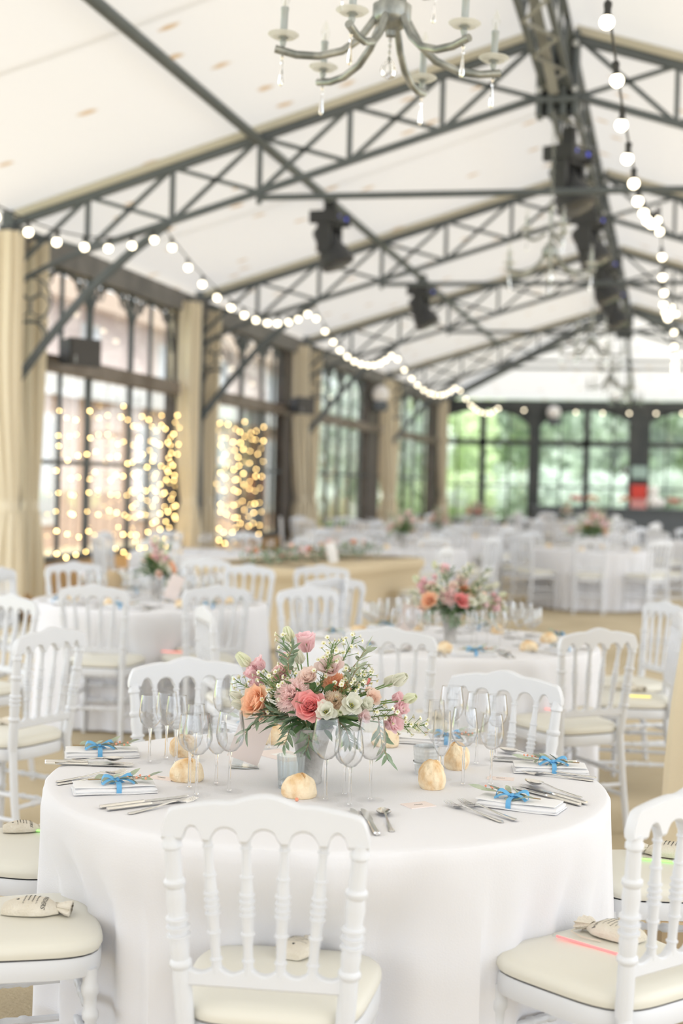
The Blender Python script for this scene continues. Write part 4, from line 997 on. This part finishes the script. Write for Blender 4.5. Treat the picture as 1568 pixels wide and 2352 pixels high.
# votives, sign holder and cards
t = thing('votive_glass', 'ribbed clear tumbler votive in front of the zinc vase', 'votive', (-.962, 3.665, TZ), 0, 'votive holders')
MB().lathe([(.001, .004), (.030, .004), (.031, .0), (.033, .02), (.037, .088), (.035, .088), (.030, .02), (.001, .012)], 60, None, False, .035, 20).build('tumbler', 'ribbed_glass', t)
MB().lathe([(.001, .013), (.026, .013), (.026, .022), (.001, .022)], 20).build('tea_light', 'napkin_linen', t)
t = thing('votive_glass', 'embossed silver glass votive left of the right wine glasses', 'votive', (-.648, 3.975, TZ), 0, 'votive holders')
q = MB(); pr = []
for i in range(25):
    z = .078*i/24; pr.append((.030+.008*(i/24)+.0005*math.sin(i*1.9), z))
q.lathe([(.001, .0)]+pr+[(.036, .078), (.030, .01), (.001, .008)], 64, None, False, .02, 16); q.build('tumbler', 'mercury_glass', t)
MB().lathe([(.0385, .030), (.0365, .033), (.0375, .036)], 32).build('band', 'bolt_zinc', t)
def table_sign(x, y, rz, label):
    t = thing('table_sign', label, 'sign', (x, y, TZ), rz, 'table sign cards')
    MB().box((0, 0, .003), (.085, .055, .006)).build('base', 'acrylic', t, False)
    M = Matrix.Rotation(.34, 3, 'Y'); c = Vector((.022, 0, .098))
    MB().box(c, (.092, .003, .165), M).build('card', 'card_pink', t, False)
    MB().bar((-.02, .02, .004), (.01, .004, .11), .03, .003).build('stay', 'acrylic', t, False)
table_sign(-1.155, 3.875, .3, 'pink tilted table sign card in a clear holder behind the left glasses')
for x, y, rz, sx, sy, lb in [(-.600, 3.575, .75, .075, .055, 'pale pink place card lying flat left of the right forks'), (-.436, 3.975, .05, .075, .04, 'pale pink place card beyond the rightmost wine glass foot'), (-1.325, 3.66, -.2, .085, .04, 'pale pink place card between left napkin and bread roll')]:
    o = MB().box((0, 0, .001), (sx, sy, .002)).build('place_card', 'card_pink', None, False, (x, y, TZ)); o.rotation_euler.z = rz; tag(o, lb, 'card', 'flat place cards')
    q = MB()
    for k in range(5): q.tube([(-.012+.005*k, .0, .0023), (-.009+.005*k, .004, .0023), (-.008+.005*k, -.002, .0023)], .0005, 4)
    q.build('script', 'aged_silver', o)
t = thing('menu_card', 'flat pink menu card with white label left of the vase', 'card', (-1.10, 4.085, TZ), -.62)
MB().box((0, 0, .001), (.17, .11, .002)).build('sheet', 'card_pink', t, False); MB().box((.01, 0, .0024), (.075, .045, .0008)).build('label', 'card_white', t, False)
# napkins with olive sprigs
for x, y, rz, fl, sx, lb in [(-1.385, 3.475, .50, 0, .005, 'white napkin with blue ribbon, nearer one at the left of the front table'), (-1.595, 3.90, .45, 0, -.01, 'white napkin with blue bow, farther one at the left edge of the front table'),
                         (-.345, 3.640, -.17, 1, -.02, 'white napkin with blue bow at the front right of the table'), (-.310, 4.130, .20, 1, .005, 'white napkin with blue bow at the far right of the table'), (-.710, 4.455, .06, 0, .05, 'white napkin with blue bow behind the right flute'), (-1.30, 4.455, -.5, 1, 0, 'napkin with blue ribbon and leaves behind the left of the bouquet')]:
    napkin(x, y, rz, lb, 'tied napkins on the front table', fl, 1.0, sx)
# cutlery: handle end, tip
for k, p, q_, lb, dz in [('knife', (-1.701, 3.745), (-1.470, 3.795), 'knife beside the spoon at the far left of the table, upper of two', 0), ('knife', (-1.690, 3.722), (-1.46, 3.772), 'knife beside the spoon at the far left of the table, lower of two', 0), ('spoon', (-1.668, 3.715), (-1.490, 3.800), 'tablespoon lying over the knives at the far left', .010),
                    ('fork', (-1.555, 3.48), (-1.425, 3.66), 'fork behind the near left napkin, lower of two', .0), ('fork', (-1.570, 3.51), (-1.445, 3.695), 'fork behind the near left napkin, upper of two', 0),
                    ('knife', (-1.343, 3.272), (-1.182, 3.455), 'long knife at the lower left beside the front chair, outermost of two', 0), ('knife', (-1.318, 3.255), (-1.155, 3.44), 'long knife at the lower left beside the front chair, inner of two', 0), ('fork', (-1.258, 3.235), (-1.150, 3.43), 'fork nearest the front chair at the lower left', 0),
                    ('spoon', (-.610, 3.275), (-.674, 3.475), 'spoon lying right of the front chair', 0), ('knife', (-.640, 3.240), (-.718, 3.455), 'knife lying between the front chair and the spoon', 0), ('knife', (-.672, 3.235), (-.745, 3.45), 'knife half hidden behind the front chair crest', 0),
                    ('fork', (-.362, 3.448), (-.535, 3.610), 'fork at the front right of the table, nearer of two', 0), ('fork', (-.330, 3.468), (-.505, 3.632), 'fork at the front right of the table, farther of two', .003),
                    ('spoon', (-.192, 3.772), (-.365, 3.930), 'tablespoon beyond the front right napkin', .004), ('knife', (-.190, 3.728), (-.360, 3.880), 'knife under the tablespoon beyond the front right napkin', 0), ('knife', (-.207, 3.710), (-.376, 3.850), 'knife lying next to the front right napkin', 0),
                    ('fork', (-.172, 4.062), (-.375, 4.098), 'fork between the two right napkins, farther of two', .003), ('fork', (-.178, 4.026), (-.382, 4.068), 'fork between the two right napkins, nearer of two', 0),
                    ('spoon', (-.290, 4.262), (-.483, 4.372), 'spoon behind the far right napkin', .003), ('knife', (-.252, 4.240), (-.485, 4.225), 'knife behind the far right napkin, nearer of two', 0), ('knife', (-.250, 4.275), (-.480, 4.265), 'knife behind the far right napkin, farther of two', 0)]:
    cutlery(k, p, q_, lb, dz)
for (p, q_, lb) in [((-.99, 3.50), (-1.05, 3.40), 'coral bead lying under the bread roll by the front chair')]:
    tag(MB().ball((-.905, 3.515, TZ+.005), .005, 10, 8).build('bead', 'berry_coral'), lb, 'bead')
# pouches and glow sticks on the seats of the front table's chairs
SZ = .507
favor_bag(-1.480, 3.205, SZ, .25, 'cream cotton pouch with black lettering on the lower left chair', LN, 1.0)
favor_bag(-.10, 3.455, SZ, 2.6, 'cream cotton pouch with black lettering on the lower right chair', LN, 1.0)
favor_bag(-.79, 3.12, SZ, 1.45, 'small cotton pouch seen through the front chair spindles', LN, .85)
favor_bag(-1.855, 3.93, SZ, .5, 'cotton pouch on the seat at the left edge, beside a green glow stick', LN, .8)
favor_bag(.03, 4.27, SZ, 3.0, 'cotton pouch on the chair seat behind the lower right chair', LN, 1.05)
glow_stick(-.135, 3.345, SZ-.002, -.55, 'pink', 'pink glow stick on the lower right chair seat', .22)
glow_stick(.06, 4.175, SZ, -.08, 'green', 'green glow stick on the chair seat behind the lower right chair', .24)
glow_stick(-1.80, 3.93, SZ, .2, 'green', 'green glow stick end on the seat at the left edge', .04)
glow_stick(-.845, 2.845, SZ-.014, .1, 'pink', 'pink glow stick tip under the rail of the front chair', .05)
t = thing('cardboard_box', 'tan cardboard box on the ground behind the lower right chair', 'box', (.16, 4.62, 0), .2)
MB().box((0, 0, .11), (.34, .26, .22)).build('carton', 'cardboard', t, False); MB().box((0, 0, .222), (.34, .05, .003)).build('flap_seam', 'bread_toast', t, False)
# ------------------------------------------------------------------ the tables further back
def setting_ring(T, n, a0, where, grp, full=True):
    x0, y0, Rr = T
    for i in range(n):
        a = a0+2*PI*i/n; c, s = math.cos(a), math.sin(a); tx, ty = -s, c
        P = lambda r, d: (x0+c*r+tx*d, y0+s*r+ty*d)
        for k, (r, d) in enumerate(((.42, .10), (.44, .02), (.36, .06), (.40, .17))[:4 if full else 2]):
            x, y = P(r, d); o = obj('wine_glass', FARGLASS, None, (x, y, TZ)); tag(o, 'clear wine glass on the round table '+where, 'glass', 'glasses on the table '+where)
        x, y = P(.50, -.12); bread(x, y, a, i, 'golden bread roll on the round table '+where, 'bread rolls on the table '+where)
        if full:
            x, y = P(Rr-.15, 0); napkin(x, y, a+PI/2, 'white napkin with blue ribbon on the round table '+where, 'napkins on the table '+where)
            for d, k in ((-.15, 'fork'), (-.18, 'fork'), (.15, 'knife'), (.18, 'spoon')):
                cutlery(k, P(Rr-.06, d), P(Rr-.26, d), 'silver %s on the round table %s' % (k, where), 0, 'cutlery on the table '+where)
def bouquet_set(T, where, dx=0, dy=0, rz=0, sc=1.0, extra=''):
    t = arrangement(T[0]+dx, T[1]+dy, TZ, 'pink and coral bouquet on the round table '+where, 'bouquets in zinc vases', rz, sc, False, vlabel='gray zinc vase on the round table '+where)
    return t
# middle table
T3 = (-1.085, 7.37, .765); W3 = 'behind the front bouquet'
C3 = [(-1.16, 6.36, .06, .99, 'white chair with its back to the camera at the middle table'), (-.44, 6.70, -.62, .78, 'white chair with its back to the camera at the right of the middle table'),
      (-.17, 7.58, -.98, -.10, 'white chair seen from the side at far right with yellow glow stick on its seat'), (-.20, 8.16, -.83, -.55, 'white chair turned sideways behind the right side of the middle table'),
      (-1.93, 8.12, .70, -.71, 'white chair facing the camera at the far left of the middle table, before beige cloth'), (-2.02, 6.85, .86, .5, 'white chair at the left of the middle table, back toward the fairy lights')]
for c in C3: chair(*c, 'chairs around the middle table')
round_table(*T3, 23, W3, ch_push(T3, [c[:4] for c in C3]))
setting_ring(T3, 7, .55, W3, 3); bouquet_set(T3, W3, 0, -.05, .5)
table_sign(-1.34, 7.34, .3, 'pale pink table sign card left of the middle table bouquet')
favor_bag(-.36, 6.83, SZ, .6, 'cotton pouch on the seat at the right of the middle table', LN, .9); glow_stick(-.50, 6.84, SZ, -.3, 'coral', 'coral glow stick end on the seat at the right of the middle table', .1)
favor_bag(-.19, 7.70, SZ, -.4, 'cotton pouch on the far right seat with the yellow glow stick', LN, 1.1); glow_stick(-.13, 7.46, SZ, .05, 'yellow', 'yellow glow stick on the far right chair seat', .14)
favor_bag(-1.05, 6.45, SZ, -.3, 'cotton pouch on the chair behind the front bouquet', LN, .9)
# left table by the fairy lights
T2 = (-3.30, 8.83, .765); W2 = 'beside the fairy lights'
C2 = [(-3.24, 7.93, -.08, 1, 'white chair with its back to the camera, left of two at the fairy light table'), (-2.73, 8.20, -.62, .78, 'white chair with its back to the camera, right of two at the fairy light table'),
      (-4.02, 9.42, .66, -.74, 'white chair facing the camera at the back left of the fairy light table'), (-2.30, 9.12, -.95, -.28, 'white chair seen side on at the right end of the fairy light table'),
      (-4.08, 8.75, .99, .05, 'white chair at the left of the fairy light table, half behind the side chairs'), (-3.05, 9.85, -.2, -.97, 'white chair facing the camera at the back right of the fairy light table')]
for c in C2: chair(*c, 'chairs around the fairy light table')
round_table(*T2, 37, W2, ch_push(T2, [c[:4] for c in C2]))
setting_ring(T2, 7, 1.2, W2, 2); bouquet_set(T2, W2, .0, .1, 2.2)
table_sign(-3.15, 8.80, .2, 'pale table sign card right of the bouquet on the fairy light table')
favor_bag(-3.30, 8.0, SZ, .3, 'cotton pouch on the left chair of the fairy light table', LN, .9)
favor_bag(-2.85, 8.28, SZ, -.3, 'cotton pouch on the right chair of the fairy light table', LN, .9); glow_stick(-2.92, 8.2, SZ, .05, 'coral', 'coral glow stick on the right chair of the fairy light table', .13)
tag(MB().ball((0, 0, .11), .07, 14, 10).lathe([(.03, 0), (.032, .05), (.02, .06)], 14, None, True).build('amber_globe', 'cardboard', None, True, (-3.62, 8.95, TZ)), 'small amber globe vase left of the bouquet on the fairy light table', 'vase')
# chairs of the table off to the left
C0 = [(-2.70, 5.52, -.95, .28, 'white chair turned away from the front table at left with pouch and pink glow stick'), (-3.42, 6.62, -.45, -.89, 'white chair cut by the left edge behind the turned chair')]
for c in C0: chair(*c, 'chairs of the table off the left edge')
favor_bag(-2.80, 5.55, SZ, .3, 'plump cotton pouch on the turned chair at the left', LN, 1.1); glow_stick(-2.78, 5.42, SZ, .2, 'pink', 'pink glow stick under the pouch on the turned chair at left', .14)
# beige head table with its flower runner
HT = thing('head_table', 'long head table with a floor length beige cloth and rolled rim', 'table', (-3.10, 12.4, 0), math.radians(-11.5))
q = MB(); Lx, Ly = 1.25, 2.75
def rr(k, z, e=.12):
    out = []
    for cx, cyy, a0 in ((-e, Ly-e, 0), (-Lx+e, Ly-e, 1), (-Lx+e, e, 2), (-e, e, 3)):
        for i in range(9):
            a = (a0+i/8)*PI/2; out.append((cx+(e+k)*math.cos(a), cyy+(e+k)*math.sin(a), z))
    return out
q.rings([rr(-.3, .775), rr(.0, .775), rr(.035, .765), rr(.055, .735), rr(.05, .69), rr(.02, .65), rr(.0, .62), rr(.0, .3), rr(.015, .02)]); q.build('beige_cloth', 'beige_linen', HT)
for x, y in ((-.15, .15), (-1.1, .15), (-.15, 2.6), (-1.1, 2.6)): MB().tube([(x, y, 0), (x, y, .74)], .025, 8).build('leg', 'table_wood', HT)
rnd = random.Random(5)
hm = HT.matrix_basis.copy()
HM = Matrix.Translation((-3.10, 12.4, 0)) @ Matrix.Rotation(math.radians(-11.5), 4, 'Z')
runner = thing('flower_runner', 'low runner of coral flowers and eucalyptus along the beige head table', 'flowers', HM @ Vector((-.62, 0, .776)), math.radians(-11.5))
kk = list(FLM)
for i in range(34):
    y = .15+2.45*(i+.5)/34; k = [('rose', 'coral'), ('rose', 'pale'), ('carnation', 'blush'), ('lisi', 'white'), ('carnation', 'orange'), ('lisi', 'dusty'), ('rose', 'peach')][rnd.randrange(7)]
    nm, me = flower_mesh(*k); s = rnd.uniform(.028, .045)
    f = obj(nm, me, runner); f.matrix_local = Matrix.Translation((rnd.uniform(-.2, .2), y, rnd.uniform(.05, .16))) @ orient((rnd.uniform(-.6, .6), -.6, .8)) @ Matrix.Diagonal((s, s, s, 1))
q = MB()
for i in range(420):
    y = rnd.uniform(.05, 2.7); d = Vector((rnd.uniform(-1, 1), rnd.uniform(-1, 1), rnd.uniform(.1, .9)))
    leaf(q, Matrix.Translation((rnd.uniform(-.22, .22), y, rnd.uniform(.0, .13))) @ d.to_track_quat('Y', 'Z').to_matrix().to_4x4(), rnd.uniform(.05, .09), rnd.uniform(.012, .022), .3, 3)
q.build('foliage', 'olive_leaf', runner)
for i, (x, y) in enumerate([(-.3, .4), (-.35, .8), (-.3, 1.2), (-.95, .5), (-.95, 1.0), (-.3, 1.7), (-.95, 1.5), (-.32, 2.2), (-.95, 2.1)]):
    p = HM @ Vector((x, y, .776)); tag(obj('wine_glass', FARGLASS, None, p), 'clear wine glass beside the flower runner on the beige head table', 'glass', 'glasses on the head table')
sg = thing('menu_sign', 'white standing card among the flowers of the beige head table', 'sign', HM @ Vector((-.25, .95, .776)), -.35)
MB().box((0, .0, .10), (.11, .004, .2), Matrix.Rotation(-.25, 3, 'Y')).build('card', 'card_white', sg, False); MB().bar((0, .05, 0), (0, .0, .1), .03, .004).build('stay', 'card_white', sg, False)
for x, y, fx, fy, lb in [(-2.60, 10.58, -.35, .94, 'white chair with its back to the camera before the beige head table, left of two'), (-2.25, 9.35, -.5, .86, 'white chair side on between the two tables, before the beige head table'), (-3.52, 10.95, .1, .99, 'white chair with its back to the camera at the left end of the head table'),
                     (-2.40, 14.2, -.98, .2, 'white chair seat showing at the right side of the beige head table')]:
    chair(x, y, fx, fy, lb, 'chairs near the head table')
# far tables
NAMES = ['near side', 'near right', 'right', 'far right', 'far side', 'far left', 'left', 'near left']
def far_table(T, where, seed, a0, n=8, fl=1, glasses=8, skip=(), dist=.98):
    x0, y0, Rr = T; v = math.atan2(y0, x0)+PI; cl = []
    for i in range(n):
        a = v+a0+2*PI*i/n; x, y = x0+dist*math.cos(a), y0+dist*math.sin(a)
        if i in skip: continue
        far_chair(x, y, x0-x, y0-y, 'white chair, %s of the table %s' % (NAMES[round((a-v)/(PI/4)) % 8], where), 'chairs around the table '+where)
        cl.append((x, y, x0-x, y0-y))
    round_table(x0, y0, Rr, seed, where, ch_push(T, cl))
    for i in range(glasses):
        a = 2*PI*i/glasses+.2; r = .44
        for d in (0, .18): tag(obj('wine_glass', FARGLASS, None, (x0+r*math.cos(a+d), y0+r*math.sin(a+d), TZ)), 'blurred wine glass on the round table '+where, 'glass', 'glasses on the table '+where)
        if i % 2: bread(x0+.58*math.cos(a+.4), y0+.58*math.sin(a+.4), a, i, 'blurred bread roll on the round table '+where, 'bread rolls on the table '+where)
    if fl: bouquet_set(T, where, 0, 0, seed, 1.15)
far_table((-.97, 19.0, .80), 'at far right with orange bouquet', 41, -.02)
far_table((-3.25, 17.7, .80), 'right behind the beige head table', 42, .3)
far_table((-3.45, 21.9, .80), 'two rows behind the head table', 43, .2)
far_table((-3.75, 28.6, .80), 'far back before the corner curtain', 44, .1)
far_table((-1.35, 27.2, .80), 'far back before the thick end wall column', 45, .3)
far_table((-4.95, 14.9, .80), 'under the second beige curtain', 46, .4, fl=0, skip=(0, 1))
far_table((-5.2, 23.5, .80), 'by the third left window', 47, .1, fl=0)
far_table((.55, 23.0, .80), 'cut by the right edge far back', 48, .2, fl=0)
far_table((-2.3, 33.5, .80), 'farthest back in front of the dark counter', 49, .4, fl=1)
# end wall counter with small vases
t = thing('bar_counter', 'dark gray bar counter along the foot of the end wall', 'counter', (-.2, 40.6, 0))
MB().box((0, 0, .48), (7.0, .6, .96)).build('body', 'counter_gray', t, False); MB().box((0, -.02, .98), (7.2, .7, .05)).build('worktop', 'counter_gray', t, False)
for i, (x, c, nm) in enumerate([(-2.55, 'coral', 'coral'), (-2.1, 'peach', 'peach'), (.12, 'coral', 'deep coral'), (.52, 'dusty', 'dusty pink'), (-1.2, 'orange', 'orange')]):
    f = thing('flower_jar', nm+' flowers in a small jar on the dark end wall counter', 'flowers', (x, 40.5, 1.005), i)
    MB().lathe([(.001, 0), (.06, 0), (.07, .1), (.05, .14)], 12).build('jar', 'ribbed_glass', f)
    for k in range(5):
        n_, me = flower_mesh('rose', c); o = obj(n_, me, f); s = .085; o.matrix_local = Matrix.Translation((.09*math.cos(k*1.26), .09*math.sin(k*1.26), .2+.05*(k % 2))) @ orient((math.cos(k*1.26), math.sin(k*1.26)-.5, 1)) @ Matrix.Diagonal((s, s, s, 1))
t = thing('white_statue', 'white stacked round ornament on the dark counter right of the column', 'ornament', (-.42, 40.5, 1.05))
MB().ball((0, 0, .16), .2, 14, 10).build('lower_ball', 'lamp_white', t); MB().ball((-.02, 0, .46), .15, 14, 10).build('upper_ball', 'lamp_white', t); MB().ball((.2, 0, .12), .13, 14, 10).build('side_ball', 'lamp_white', t)
